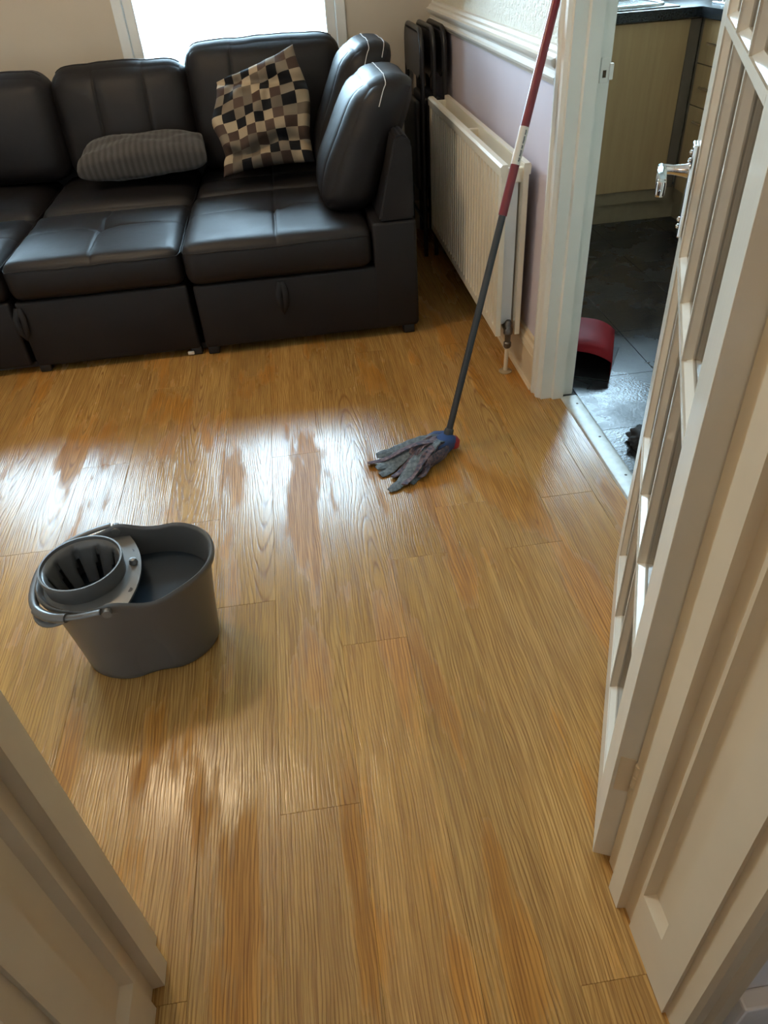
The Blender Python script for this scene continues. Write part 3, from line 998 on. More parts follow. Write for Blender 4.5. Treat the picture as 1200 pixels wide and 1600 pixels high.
v.tube([(0.043, 0.04, RZ0 + 0.022), (0.043, 0.018, RZ0 + 0.022), (0.043, -0.004, RZ0 + 0.020)], 0.012, 12)
v.lathe([(0.0, 0.100), (0.010, 0.100), (0.014, 0.106), (0.014, 0.120), (0.010, 0.124), (0.011, 0.150), (0.016, 0.155), (0.016, 0.172), (0.012, 0.178), (0.013, 0.196), (0.008, 0.204), (0.0, 0.205)], (0.046, 0.004, 0), 14)
v.obj('valve', 'darkmetal', rad, smooth=40)
MB().tube([(0.046, 0.006, 0.102), (0.046, 0.012, 0.002)], 0.0078, 12).obj('pipe', 'paint', rad, smooth=40)
MB().lathe([(0.008, 0.0005), (0.024, 0.0005), (0.024, 0.004), (0.018, 0.006), (0.008, 0.008)], (0.046, 0.012, 0), 20).obj('floor_collar', 'plinth', rad, smooth=40)
for yy in (0.25, RL - 0.25):
    MB().box(0.088, 0.118, yy, yy + 0.03, RZ0 + 0.06, RZ1 - 0.06).obj('bracket', 'rad', rad)

# ================================================================== SOFA
sofa = thing('sofa', 'dark leather corner sofa with tufted pull-out seats under the window', 'sofa', (-0.44, 2.735, 0))
SX, SY = -0.44, 2.735


def L3(p):
    return Vector((p[0] - SX, p[1] - SY, p[2]))


def place(b, name, mat, parent=None, smooth=50):
    """build a part from world coordinates under the sofa"""
    for vv in b.bm.verts:
        vv.co = L3(vv.co)
    return b.obj(name, mat, parent or sofa, smooth=smooth)


# bases (modules)
place(MB().box(-0.425, 0.436, 2.737, 3.36, 0.035, 0.290, 0.012, 3), 'base', 'leather')
place(MB().box(0.272, 0.440, 2.735, 3.96, 0.040, 0.452, 0.012, 3), 'base', 'leather')
place(MB().box(-1.092, -0.448, 2.755, 3.36, 0.030, 0.292, 0.012, 3), 'base', 'leather')
place(MB().box(-1.74, -1.112, 2.765, 3.36, 0.030, 0.292, 0.012, 3), 'base', 'leather')
place(MB().box(-1.74, 0.27, 3.36, 3.98, 0.030, 0.300, 0.010, 2), 'base', 'leather')
# plinth shadow gap and feet
place(MB().box(-1.72, 0.42, 2.80, 3.94, 0.012, 0.035), 'plinth', 'blackplastic')
for fx, fy in ((0.40, 2.77), (-0.40, 2.78), (-0.47, 2.79), (-1.07, 2.79), (0.40, 3.92), (-1.70, 3.92)):
    place(MB().box(fx - 0.022, fx + 0.022, fy - 0.022, fy + 0.022, 0.0, 0.036, 0.004), 'foot', 'blackplastic')
place(MB().box(-0.505, -0.480, 2.758, 2.770, 0.006, 0.020, 0.003), 'foot_glide', 'label')


def seat(x0, x1, y0, y1, z0, z1, tuft=True, crown=0.014, name='seat_cushion', seam_u=None, seam_v=None, r=0.045, seed=0.0):
    hx, hy, hz = (x1 - x0) / 2, (y1 - y0) / 2, (z1 - z0) / 2
    c = Vector(((x0 + x1) / 2, (y0 + y1) / 2, (z0 + z1) / 2))
    su = 0.0 if tuft else seam_u
    sv = 0.08 if tuft else seam_v
    U = warp(22, (su,) if su is not None else (), 0.018)
    V = warp(22, (sv,) if sv is not None else (), 0.018)
    W = warp(9)

    def fn(u, v, w):
        p = rounded(u, v, w, hx, hy, hz, r)
        top = max(0.0, min(1.0, (w + 0.2) / 1.2))
        bulge = (1 - u * u) * (1 - v * v)
        dz = crown * bulge * top
        # slight outward belly at the front and sides
        p.y += -0.008 * (1 - w * w) * (1 - u * u) if v < -0.9 else 0
        if w > 0.3:
            if su is not None:
                dz -= 0.0075 * math.exp(-((u - su) * hx / 0.006) ** 2) * (0.4 + 0.6 * bulge) * top
            if sv is not None:
                dz -= 0.0060 * math.exp(-((v - sv) * hy / 0.006) ** 2) * (0.4 + 0.6 * bulge) * top * (1.0 if u > -0.05 or not tuft else 0.35)
            if tuft:
                rr = math.hypot((u - su) * hx, (v - sv) * hy)
                dz -= 0.026 * math.exp(-(rr / 0.045) ** 2) * top
                an = math.atan2((v - sv) * hy, (u - su) * hx)
                dz += 0.0035 * math.sin(an * 9 + seed) * math.exp(-((rr - 0.045) / 0.035) ** 2)
            # creases gathering into the corners
            e = max(abs(u), abs(v))
            dz += 0.0030 * nz(p.x + seed, p.y, 0.0, 24.0) * max(0, e - 0.55) * 2.0
        p += Vector((0, 0, dz))
        p += Vector((0.002 * nz(p.x + seed, p.y, p.z, 9), 0.002 * nz(p.y, p.z + seed, p.x, 9), 0.003 * nz(p.z, p.x + seed, p.y, 7)))
        return c + p
    b = MB().boxgrid(fn, U, V, W)
    o = place(b, name, 'leather', smooth=70)
    # piping round the top edge
    ring = []
    wv = 0.62
    for (a0, a1) in (((-0.97, -0.97), (0.97, -0.97)), ((0.97, -0.97), (0.97, 0.97)), ((0.97, 0.97), (-0.97, 0.97)), ((-0.97, 0.97), (-0.97, -0.97))):
        for q in range(16):
            f = q / 16
            u, v = a0[0] + (a1[0] - a0[0]) * f, a0[1] + (a1[1] - a0[1]) * f
            s = 1.0 / max(abs(u), abs(v))
            ring.append(fn(u * s, v * s, wv))
    pb = MB().tube(ring, 0.0028, 6, closed=True)
    place(pb, 'piping', 'leather', o)
    return o


seat(-0.440, 0.268, 2.722, 3.385, 0.288, 0.446, seed=1.0)
seat(-1.094, -0.446, 2.742, 3.345, 0.290, 0.438, seed=5.0)
seat(-1.742, -1.102, 2.752, 3.345, 0.290, 0.438, seed=9.0)
seat(-0.425, 0.270, 3.392, 3.95, 0.288, 0.452, tuft=False, seam_u=-0.02, seam_v=-0.35, crown=0.010, seed=2.0)
seat(-1.086, -0.432, 3.352, 3.95, 0.288, 0.452, tuft=False, crown=0.030, seed=3.0, r=0.055)
seat(-1.742, -1.094, 3.352, 3.95, 0.288, 0.452, tuft=False, crown=0.030, seed=4.0, r=0.055)

# frames behind and beside
place(MB().box(-1.74, 0.44, 3.90, 4.015, 0.30, 0.78, 0.020, 3), 'back_frame', 'leather')
arm = MB()
for (ya, yb) in ((2.738, 3.91),):
    arm.prism([(0.300, 0.455), (0.434, 0.455), (0.432, 0.706), (0.420, 0.732), (0.395, 0.745), (0.372, 0.735), (0.340, 0.600)], ya, yb, 'y')
bmesh.ops.bevel(arm.bm, geom=list(arm.bm.edges), offset=0.008, segments=2, affect='EDGES', clamp_overlap=True)
place(arm, 'side_back_frame', 'leather', smooth=40)


def back_cushion(x0, x1, z0, z1, yb, lean, th, seams, seed, name='back_cushion', topstitch=True):
    """cushion facing -y, bottom front at yb, leaning back"""
    hx, hy, hz = (x1 - x0) / 2, th / 2, (z1 - z0) / 2
    c = Vector(((x0 + x1) / 2, yb + th / 2, (z0 + z1) / 2))
    U = warp(24, seams, 0.02)
    V = warp(9)
    W = warp(22)

    def fn(u, v, w):
        p = rounded(u, v, w, hx, hy, hz, min(0.072, hy * 0.92))
        bul = (1 - u * u) * (1 - w * w)
        if v < 0:
            p.y -= 0.045 * bul * (-v)
            for s in seams:
                p.y += 0.007 * math.exp(-((u - s) * hx / 0.007) ** 2) * (0.35 + bul)
        # the top is drawn in, sides puff
        p.x += 0.010 * u * (1 - w * w)
        p.z += 0.012 * (1 - u * u) * (1 if w > 0.3 else 0) * max(0, w)
        wr = 0.0075 * nz(p.x * 0.5 + seed, p.z * 3.0, p.y, 9) * (0.3 + abs(u) ** 3)
        p.y += wr
        p.z += 0.004 * nz(p.x * 14 + seed, p.z * 2, p.y)
        p.y += lean * (w + 1) * hz
        return c + p
    o = place(MB().boxgrid(fn, U, V, W), name, 'leather', smooth=75)
    for s in seams:
        place(MB().tube([fn(s, -1, w) + Vector((0, -0.0004, 0)) for w in lin(-0.8, 0.94, 26)], 0.0011, 5), 'seam', 'darkthread', o)
    rim = [fn(u, -0.25, 1.0) for u in lin(-0.94, 0.94, 30)]
    place(MB().tube(rim, 0.0028, 6), 'piping', 'leather', o)
    return o


back_cushion(-1.62, -1.00, 0.475, 0.900, 3.700, 0.13, 0.185, (), 11.0)
back_cushion(-0.995, -0.400, 0.465, 0.905, 3.715, 0.13, 0.180, (-0.34, 0.36), 14.0)
back_cushion(-0.400, 0.285, 0.455, 0.955, 3.700, 0.13, 0.190, (-0.40, 0.38), 17.0)


def side_cushion(y0, y1, z0, z1, xb, th, lean, seed, pale=True):
    """cushion facing -x, leaning outward over the side frame"""
    hx, hy, hz = th / 2, (y1 - y0) / 2, (z1 - z0) / 2
    c = Vector((xb + th / 2, (y0 + y1) / 2, (z0 + z1) / 2))
    U = warp(12)
    V = warp(22, (-0.62, 0.62), 0.022)
    W = warp(24)

    def fn(u, v, w):
        p = rounded(u, v, w, hx, hy, hz, hx * 0.80)
        bul = (1 - v * v) * (1 - w * w)
        p.x += -0.035 * bul if u < 0 else 0.012 * bul * u
        # the face bellies out low, the end panel is slack
        p.x -= 0.018 * math.exp(-((w + 0.35) / 0.5) ** 2) * (1 if u < 0 else 0.2)
        if v < -0.5:
            p.y += 0.010 * nz(p.x * 1.2 + seed, p.z, 0, 11) - 0.012 * (1 - u * u) * (1 - w * w)
            p.y += 0.007 * math.sin(p.z * 60 + 3 * math.sin(p.x * 40)) * max(0, -u) * math.exp(-((w + 0.7) / 0.25) ** 2)
        if u < 0:
            for s in (-0.62, 0.62):
                p.x += 0.005 * math.exp(-((v - s) * hy / 0.007) ** 2) * (0.4 + bul)
        p.x += 0.005 * nz(p.y + seed, p.z, p.x, 8)
        if w > 0.2:
            p.z += 0.0045 * nz(p.y * 1.0 + seed, p.x * 5, 0, 12) * w
        p.x += lean * (w + 1) * hz
        return c + p
    o = place(MB().boxgrid(fn, U, V, W), 'back_cushion', 'leather', smooth=75)
    for s in (-0.62, 0.62):
        place(MB().tube([fn(-1, s, w) + Vector((-0.0004, 0, 0)) for w in lin(-0.6, 0.96, 24)], 0.0011, 5), 'seam', 'darkthread', o)
    for uu in (-0.15, 0.55):
        pts = [fn(uu, v, 1.0) + Vector((0, 0, 0.0006)) for v in lin(-0.96, 0.96, 30)]
        pts = [fn(uu, -1.0, w) + Vector((0, -0.0006, 0)) for w in lin(0.62 if uu < 0 else 0.8, 0.97, 8)] + pts
        st = place(MB().tube(pts, 0.0016, 5), 'stitching', 'thread', o)
        tag(st, 'white contrast stitching')
        if seed < 25:
            break
    return o


side_cushion(2.868, 3.335, 0.445, 0.898, 0.100, 0.215, 0.40, 23.0)
side_cushion(3.345, 3.74, 0.450, 0.955, 0.115, 0.200, 0.34, 29.0)

# pull straps on the base fronts
for (sx, sy2, w) in ((-0.095, 2.733, 0.030), (-1.085, 2.752, 0.030)):
    b = MB()
    pts = [(sx, sy2 + 0.002, 0.272), (sx - 0.012, sy2 - 0.014, 0.235), (sx - 0.010, sy2 - 0.017, 0.185), (sx, sy2 - 0.010, 0.155), (sx + 0.010, sy2 - 0.014, 0.185), (sx + 0.014, sy2 - 0.012, 0.235), (sx + 0.006, sy2 + 0.002, 0.272)]
    b.tube(pts, 0.011, 8, flat=0.30, up=(0, 1, 0))
    place(b, 'pull_strap', 'leather')

# ================================================================== CUSHIONS ON THE SOFA
def pillow(name, mat, C4, T, label, wob=0.0, seed=0.0, n=40, edge=0.0, corner=0.14, extra=None, full=0.42):
    """C4: corners TL, TR, BR, BL in world space"""
    TL, TR, BR, BL = [Vector(c) for c in C4]
    ctr = (TL + TR + BR + BL) / 4
    nrm = (TR - BL).cross(TL - BR).normalized()
    b = MB()
    U = warp(n)

    def base(u, v):
        a, c = (u + 1) / 2, (v + 1) / 2
        p = BL * (1 - a) * (1 - c) + BR * a * (1 - c) + TR * a * c + TL * (1 - a) * c
        # sides drawn in between corners
        ex = Vector(((TR - TL) + (BR - BL)) / 2).normalized()
        ey = Vector(((TL - BL) + (TR - BR)) / 2).normalized()
        p = p - ex * u * corner * 0.12 * (1 - v * v) - ey * v * corner * 0.12 * (1 - u * u)
        if extra:
            p = p + extra(u, v, ex, ey, nrm)
        return p

    def side(s):
        def fn(u, v):
            prof = max(0.0, (1 - u * u) * (1 - v * v)) ** full
            h = T / 2 * prof
            w = wob * (nz(u * 1.6 + seed, v * 1.6, s * 2.0, 1.4) + 0.6 * nz(u * 4 + seed, v * 3.2, s * 3.0, 1.0)) * min(1, prof * 1.6)
            return base(u, v) + nrm * s * (h + w + (0.0015 if prof > 0 else 0))
        return fn
    for s in (1, -1):
        b.grid(side(s), U, U)
    b.weld(0.0004)
    o = b.obj(name, mat, smooth=80)
    for vv in o.data.vertices:
        vv.co = vv.co - Vector((ctr.x, ctr.y, 0))
    o.location = (ctr.x, ctr.y, 0)
    return tag(o, label, 'cushion')


def chk_extra(u, v, ex, ey, n):
    # slumped lower edge, folded ear at the top right, bulged left corner
    d = Vector((0, 0, 0))
    d += -ex * 0.045 * math.exp(-((u + 1) / 0.35) ** 2) * math.exp(-((v - 0.15) / 0.40) ** 2)
    d += ex * 0.050 * math.exp(-((u - 1) / 0.35) ** 2) * math.exp(-((v - 0.15) / 0.6) ** 2)
    d += n * 0.040 * math.exp(-((v + 0.62 - 0.08 * math.sin(u * 4)) / 0.09) ** 2) * -1.0
    d += n * 0.034 * math.exp(-((v - 0.66 + 0.30 * u) / 0.10) ** 2) * -1.0
    return d


pillow('scatter_cushion', 'check', [(-0.266, 3.60, 0.842), (0.071, 3.595, 0.945), (0.111, 3.425, 0.525), (-0.290, 3.425, 0.500)], 0.165,
       'brown black and cream checked cushion leaning in the sofa corner', wob=0.028, seed=4.0, n=56, extra=chk_extra)
pillow('scatter_cushion', 'grey_cloth', [(-0.865, 3.690, 0.610), (-0.372, 3.680, 0.610), (-0.352, 3.470, 0.580), (-0.905, 3.470, 0.558)], 0.150,
       'grey ribbed cushion lying flat on the sofa seat', wob=0.010, seed=9.0, n=44, corner=-0.02, full=0.22)

# ================================================================== FOLDING CHAIRS
def folding_chair(label, loc, rotz):
    t = thing('folding_chair', label, 'chair', loc, rotz, 'folded black chairs stacked beside the radiator')
    H, W = 0.955, 0.21
    # local: x = width, y = thickness (towards the room is -y), z up

    def loop(w, h, y, rr, z0=0.0):
        pts = [(-w - 0.004, y, z0), (-w, y, h - rr)]
        for q in range(1, 8):
            a = PI - q / 8 * PI / 2
            pts.append((-w + rr + rr * math.cos(a), y, h - rr + rr * math.sin(a)))
        pts += [(-w + rr, y, h), (w - rr, y, h)]
        for q in range(1, 8):
            a = PI / 2 - q / 8 * PI / 2
            pts.append((w - rr + rr * math.cos(a), y, h - rr + rr * math.sin(a)))
        pts += [(w, y, h - rr), (w + 0.004, y, z0)]
        return pts
    MB().tube(loop(W, H, 0, 0.075), 0.0105, 10).obj('back_frame', 'chairmetal', t, smooth=50)
    MB().tube(loop(W - 0.024, 0.62, 0.003, 0.03), 0.0095, 10).obj('rear_leg', 'chairmetal', t, smooth=50)
    MB().tube([(-W, 0.0, 0.16), (W, 0.0, 0.16)], 0.007, 8).obj('stretcher', 'chairmetal', t, smooth=50)
    # backrest with a hand hole: built from a ring of boxes
    b = MB()
    pts_o = [(-W + 0.012, 0.70), (-W + 0.012, 0.915), (-W + 0.05, 0.945), (W - 0.05, 0.945), (W - 0.012, 0.915), (W - 0.012, 0.70)]
    b.prism([(-W + 0.012, 0.795), (-W + 0.012, 0.905), (-W + 0.045, 0.942), (W - 0.045, 0.942), (W - 0.012, 0.905), (W - 0.012, 0.795), (W - 0.06, 0.770), (W - 0.09, 0.778), (-W + 0.09, 0.778), (-W + 0.06, 0.770)], -0.010, 0.006, 'y')
    b.obj('backrest', 'chairpad', t)
    # seat pad folded up between the frames
    s = MB()

    def fn(u, v, w):
        p = rounded(u, v, w, 0.180, 0.013, 0.190, 0.012)
        return p + Vector((0, -0.018, 0.500))
    s.boxgrid(fn, warp(12), warp(6), warp(12))
    s.obj('seat', 'chairpad', t, smooth=60)
    for sx in (-1, 1):
        MB().tube([(sx * (W - 0.012), -0.004, 0.30), (sx * (W - 0.012), -0.006, 0.66)], 0.005, 8).obj('hinge_link', 'chairmetal', t)
    return t


folding_chair('black folding chair, front one of the folded stack by the corner', (0.625, 3.815, 0), -PI / 2)
folding_chair('black folding chair, middle one of the folded stack by the corner', (0.678, 3.820, 0), -PI / 2)
folding_chair('black folding chair nearest the lilac wall in the folded stack', (0.727, 3.825, 0), -PI / 2)

# ================================================================== MOP
MX, MY = 0.385, 1.885
mop = thing('mop', 'red and grey handled mop with grey-blue cloth head leaning on the dado rail', 'mop', (MX, MY, 0))
P0 = Vector((0.0, 0.0, 0.055))
PD = (Vector((0.690 - MX, 2.168 - MY, 0.976)) - P0)
PD.normalize()


def along(s):
    return P0 + PD * s


# lengths along the pole measured from the photograph
MB().tube([along(-0.030), along(0.03), along(0.655)], [0.0115, 0.0105, 0.0105], 14).obj('lower_pole', 'pole', mop, smooth=50)
MB().tube([along(0.648), along(0.90)], 0.0125, 14).obj('upper_pole', 'redpole', mop, smooth=50)
MB().tube([along(0.90), along(1.20)], 0.0125, 14).obj('upper_pole', 'redpole', mop, smooth=50)
lab = MB().tube([along(0.782), along(0.878)], 0.0129, 16).obj('label', 'label', mop, smooth=50)
tag(lab, 'white paper label with grey print')
side = PD.cross(Vector((0, 0, 1))).normalized()
facing = (Vector((0, -1, 0.35)) - PD * Vector((0, -1, 0.35)).dot(PD)).normalized()
fr2 = (facing * 0.85 + side * 0.5).normalized()
for q, (s0, ln_, wd) in enumerate(((0.790, 0.010, 0.006), (0.803, 0.016, 0.007), (0.823, 0.008, 0.004), (0.836, 0.018, 0.007), (0.858, 0.012, 0.006))):
    tt = side * (-1 if q % 2 else 1)
    b = MB()
    c0, c1 = along(s0) + fr2 * 0.0127, along(s0 + ln_) + fr2 * 0.0127
    b.tube([c0, (c0 + c1) / 2 + side * 0.001, c1], 0.0022, 6)
    b.obj('print_mark', 'labelink', lab)
MB().tube([along(-0.045), along(-0.024), along(0.012), along(0.016)], [0.0150, 0.0165, 0.0150, 0.0120], 14).obj('collar', 'pole', mop, smooth=50)
MB().tube([along(1.185), along(1.205), along(1.212)], [0.0135, 0.0130, 0.006], 14).obj('end_cap', 'pole', mop, smooth=50)
MB().lathe([(0.0, 0.012), (0.020, 0.014), (0.022, 0.034), (0.014, 0.046), (0.0, 0.050)], (0.012, -0.012, 0), 16).obj('swivel_joint', 'darkred', mop, smooth=50)
# blue socket: a flattened hood opening towards the strips
sock = MB()


def sfn(u, v, w):
    p = rounded(u, v, w, 0.052, 0.036, 0.026, 0.020)
    p.z *= 1.0 - 0.18 * u
    p.y *= 1.0 - 0.22 * (u + 1) / 2
    a = math.radians(38)
    x = p.x * math.cos(a) - p.y * math.sin(a)
    y = p.x * math.sin(a) + p.y * math.cos(a)
    return Vector((x - 0.028, y - 0.028, p.z + 0.034))


sock.boxgrid(sfn, warp(12), warp(10), warp(8))
sock.obj('socket', 'blue', mop, smooth=60)
b = MB()
b.tube([(-0.060, 0.004, 0.044), (-0.038, 0.014, 0.048), (-0.012, 0.012, 0.046)], 0.016, 10, flat=0.5)
b.obj('socket_flap', 'blue', mop, smooth=60)
# cloth strips
ends = [(-0.255, -0.105), (-0.285, -0.045), (-0.262, -0.082), (-0.240, -0.195), (-0.250, -0.010), (-0.185, -0.190), (-0.150, -0.185), (-0.215, -0.140), (-0.130, -0.165),
        (-0.205, -0.060), (-0.165, -0.110), (-0.120, -0.125)]
for q, (ex, ey) in enumerate(ends):
    rr = random.Random(100 + q)
    a0 = Vector((-0.045 + rr.uniform(-0.012, 0.018), -0.035 + rr.uniform(-0.030, 0.030), 0.042 + rr.uniform(-0.012, 0.018)))
    ex, ey = ex * 0.93, ey * 0.95
    e = Vector((ex, ey, 0.006 + 0.004 * (q % 3)))
    hump = 0.018 + 0.020 * rr.random() + (0.015 if q > 8 else 0.0)
    perp = Vector((-(e - a0).y, (e - a0).x, 0)).normalized()
    amp, ph = rr.uniform(-0.022, 0.022), rr.uniform(0, 6)
    pts = []
    n = 16
    for i in range(n + 1):
        f = i / n
        p = a0.lerp(e, f)
        p.z = a0.z * (1 - f) ** 1.5 + e.z * f + hump * math.sin(PI * min(1, f * 1.25)) * (1 - f) ** 0.7
        p += perp * amp * math.sin(PI * f * 1.6 + ph) * f
        p.z = max(p.z, 0.0065)
        pts.append(p)
    wd = [0.0135 + 0.005 * math.sin(PI * i / n) + 0.0015 * math.sin(i * 2.1 + q) for i in range(n + 1)]
    wd[-1] *= 0.75
    b = MB()
    tw = rr.uniform(-0.5, 0.5)
    b.tube(pts, wd, 10, flat=0.24, up=(tw * perp.x, tw * perp.y, 1))
    for vv in b.bm.verts:
        vv.co.z = max(vv.co.z, 0.0012)
    b.obj('cloth_strip', 'mopcloth', mop, smooth=70)
# bundle of strip roots
b = MB()


def rfn(u, v, w):
    p = rounded(u, v, w, 0.055, 0.046, 0.024, 0.020)
    p.z += 0.007 * math.sin(p.y * 260)
    a = math.radians(38)
    return Vector((p.x * math.cos(a) - p.y * math.sin(a) - 0.075, p.x * math.sin(a) + p.y * math.cos(a) - 0.062, p.z + 0.034))


b.boxgrid(rfn, warp(12), warp(40), warp(8))
b.obj('strip_bundle', 'mopcloth', mop, smooth=60)

# ================================================================== MOP BUCKET
bk = thing('mop_bucket', 'grey plastic oval mop bucket with wringer standing on the wooden floor', 'bucket', (-0.468, 1.228, 0), math.radians(5))
BA, BB, BH = 0.186, 0.134, 0.250


def outline(th, s=1.0, inset=0.0, pin=0.045):
    c, s_ = math.cos(th), math.sin(th)
    e = 0.93
    x = (BA * s - inset) * math.copysign(abs(c) ** e, c)
    pinch = 1 - pin * math.exp(-((c - 0.08) / 0.26) ** 2)
    y = (BB * s - inset) * math.copysign(abs(s_) ** e, s_) * (pinch if abs(s_) > 0 else 1)
    return x, y


def rim_z(th):
    c = math.cos(th)
    return BH + 0.013 * math.exp(-((c + 0.10) / 0.15) ** 2) - 0.010 * math.exp(-((c - 0.30) / 0.22) ** 2) + 0.004 * c


NT = 96
b = MB()
levels = [(0.0, 0.800), (0.004, 0.825), (0.02, 0.835), (0.06, 0.855), (0.12, 0.890), (0.18, 0.930), (0.97, 0.0)]
rings = []
for (zf, s) in levels:
    ring = []
    for i in range(NT):
        th = 2 * PI * i / NT
        if s == 0.0:
            x, y = outline(th, 0.985)
            z = rim_z(th) - 0.006
        else:
            x, y = outline(th, s, pin=0.12 - 0.075 * min(1, zf / 0.2))
            z = zf
        ring.append(b.bm.verts.new((x, y, z)))
    rings.append(ring)
# rolled rim
for (off, dz) in ((1.0, -0.012), (1.025, -0.012), (1.035, -0.004), (1.030, 0.003), (1.010, 0.006), (0.985, 0.003), (0.968, -0.003)):
    ring = []
    for i in range(NT):
        th = 2 * PI * i / NT
        x, y = outline(th, off)
        ring.append(b.bm.verts.new((x, y, rim_z(th) + dz)))
    rings.append(ring)
# inner wall down to the inner bottom
for (zf, s) in ((0.18, 0.905), (0.12, 0.865), (0.06, 0.830), (0.012, 0.800)):
    ring = []
    for i in range(NT):
        th = 2 * PI * i / NT
        x, y = outline(th, s)
        ring.append(b.bm.verts.new((x, y, zf)))
    rings.append(ring)
for A, B in zip(rings, rings[1:]):
    for j in range(NT):
        b.bm.faces.new((A[j], A[(j + 1) % NT], B[(j + 1) % NT], B[j]))
b.bm.faces.new(rings[0][::-1])
b.bm.faces.new(rings[-1])
b.obj('tub', 'bucket', bk, smooth=45)
b = MB()
b.bm.faces.new([b.bm.verts.new((*outline(2 * PI * i / NT, 0.898), 0.178)) for i in range(NT)])
b.obj('water', 'water', bk)
# cover plate with the wringer hole
WX, WR = -0.088, 0.086
b = MB()
inner, outer, innl, outl = [], [], [], []
NP = 72
for i in range(NP):
    a = 2 * PI * i / NP
    ca, sa = math.cos(a), math.sin(a)
    # march out to the boundary
    d = WR * 0.9
    while d < 0.4:
        x, y = WX + d * ca, d * sa
        lim = 0.028 - 0.030 * (y / 0.12) ** 2
        th = math.atan2(abs(y / BB) ** (1 / 0.93), abs(x / BA) ** (1 / 0.93)) if (x or y) else 0
        ox, oy = outline(th if x >= 0 else PI - th, 0.965)
        if x > lim or (x * x + y * y) > (ox * ox + oy * oy):
            break
        d += 0.001
    inner.append(b.bm.verts.new((WX + WR * 0.88 * ca, WR * 0.88 * sa, BH - 0.008)))
    outer.append(b.bm.verts.new((WX + d * ca, d * sa, BH - 0.014)))
    innl.append(b.bm.verts.new((WX + WR * 0.88 * ca, WR * 0.88 * sa, BH - 0.011)))
    outl.append(b.bm.verts.new((WX + d * ca, d * sa, BH - 0.019)))
for i in range(NP):
    j = (i + 1) % NP
    b.bm.faces.new((inner[i], inner[j], outer[j], outer[i]))
    b.bm.faces.new((innl[j], innl[i], outl[i], outl[j]))
    b.bm.faces.new((outer[i], outer[j], outl[j], outl[i]))
    b.bm.faces.new((inner[j], inner[i], innl[i], innl[j]))
b.obj('cover_plate', 'bucket_light', bk, smooth=30)
for (hx, hy) in ((0.004, 0.062), (0.006, -0.066)):
    MB().lathe([(0.0, BH - 0.0125), (0.007, BH - 0.0125), (0.0075, BH - 0.0130)], (hx, hy, 0), 14).obj('drain_hole', 'blackplastic', bk)
MB().lathe([(0.0, BH + 0.002), (0.007, BH + 0.000), (0.010, BH - 0.010), (0.0, BH - 0.014)], (0.012, 0.018, 0), 14).obj('locking_tab', 'bucket_light', bk, smooth=50)
# wringer ring and slotted cone
b = MB()
b.lathe([(WR * 0.90, BH - 0.016), (WR * 0.99, BH - 0.012), (WR * 1.03, BH + 0.028), (WR * 1.02, BH + 0.033), (WR * 0.98, BH + 0.033), (WR * 0.96, BH + 0.028), (WR * 0.92, BH + 0.006), (WR * 0.87, BH - 0.012)], (WX, 0, 0), 56, loop=True)
wr = b.obj('wringer', 'bucket', bk, smooth=45)
b = MB()
NC, NS = 60, 10
prof = [(0.965, 0.026), (0.90, 0.004), (0.80, -0.030), (0.70, -0.060), (0.60, -0.090), (0.50, -0.118), (0.42, -0.132), (0.36, -0.138)]
rg = []
for (rf, dz) in prof:
    rg.append([b.bm.verts.new((WX + WR * rf * math.cos(2 * PI * j / NC), WR * rf * math.sin(2 * PI * j / NC), BH + dz)) for j in range(NC)])
for i in range(len(rg) - 1):
    for j in range(NC):
        slot = (j % 6) in (0, 1)
        if slot and 1 <= i <= 5 and not ((i in (1,)) and (j % 6) != 0):
            continue
        b.bm.faces.new((rg[i][j], rg[i][(j + 1) % NC], rg[i + 1][(j + 1) % NC], rg[i + 1][j]))
b.bm.faces.new(rg[-1])
co = b.obj('slotted_cone', 'bucket', wr, smooth=60)
sm = co.modifiers.new('thick', 'SOLIDIFY')
sm.thickness = 0.0022
# carrying handle folded over the wringer end
pts = []
for i in range(25):
    f = i / 24
    a = math.radians(-94 - f * 172)
    x = -0.020 + 0.179 * math.copysign(abs(math.cos(a)) ** 0.8, math.cos(a))
    y = 0.143 * math.copysign(abs(math.sin(a)) ** 0.8, math.sin(a))
    pts.append((x, y, BH + 0.010 - 0.020 * abs(math.sin(PI * f))))
hd = MB().tube(pts, 0.0080, 10, flat=0.6).obj('carry_handle', 'bucket', bk, smooth=60)
MB().tube(pts[3:9], 0.0112, 12, flat=0.85).obj('grip', 'bucket', hd, smooth=60)
for sy_ in (-1, 1):
    MB().tube([(-0.030, sy_ * 0.122, BH + 0.002), (-0.030, sy_ * 0.146, BH + 0.002)], 0.0095, 14).obj('handle_pivot', 'bucket_light', bk, smooth=50)
# pouring grip loop under the rim at the left end
pts = []
for i in range(15):
    f = i / 14
    a = math.radians(188 + f * 50)
    bul = math.sin(PI * f)
    x, y = outline(a, 1.0 + 0.15 * bul)
    pts.append((x, y, BH - 0.012 - 0.026 * bul))
MB().tube(pts, 0.0065, 10, flat=0.7).obj('pouring_grip', 'bucket', bk, smooth=60)

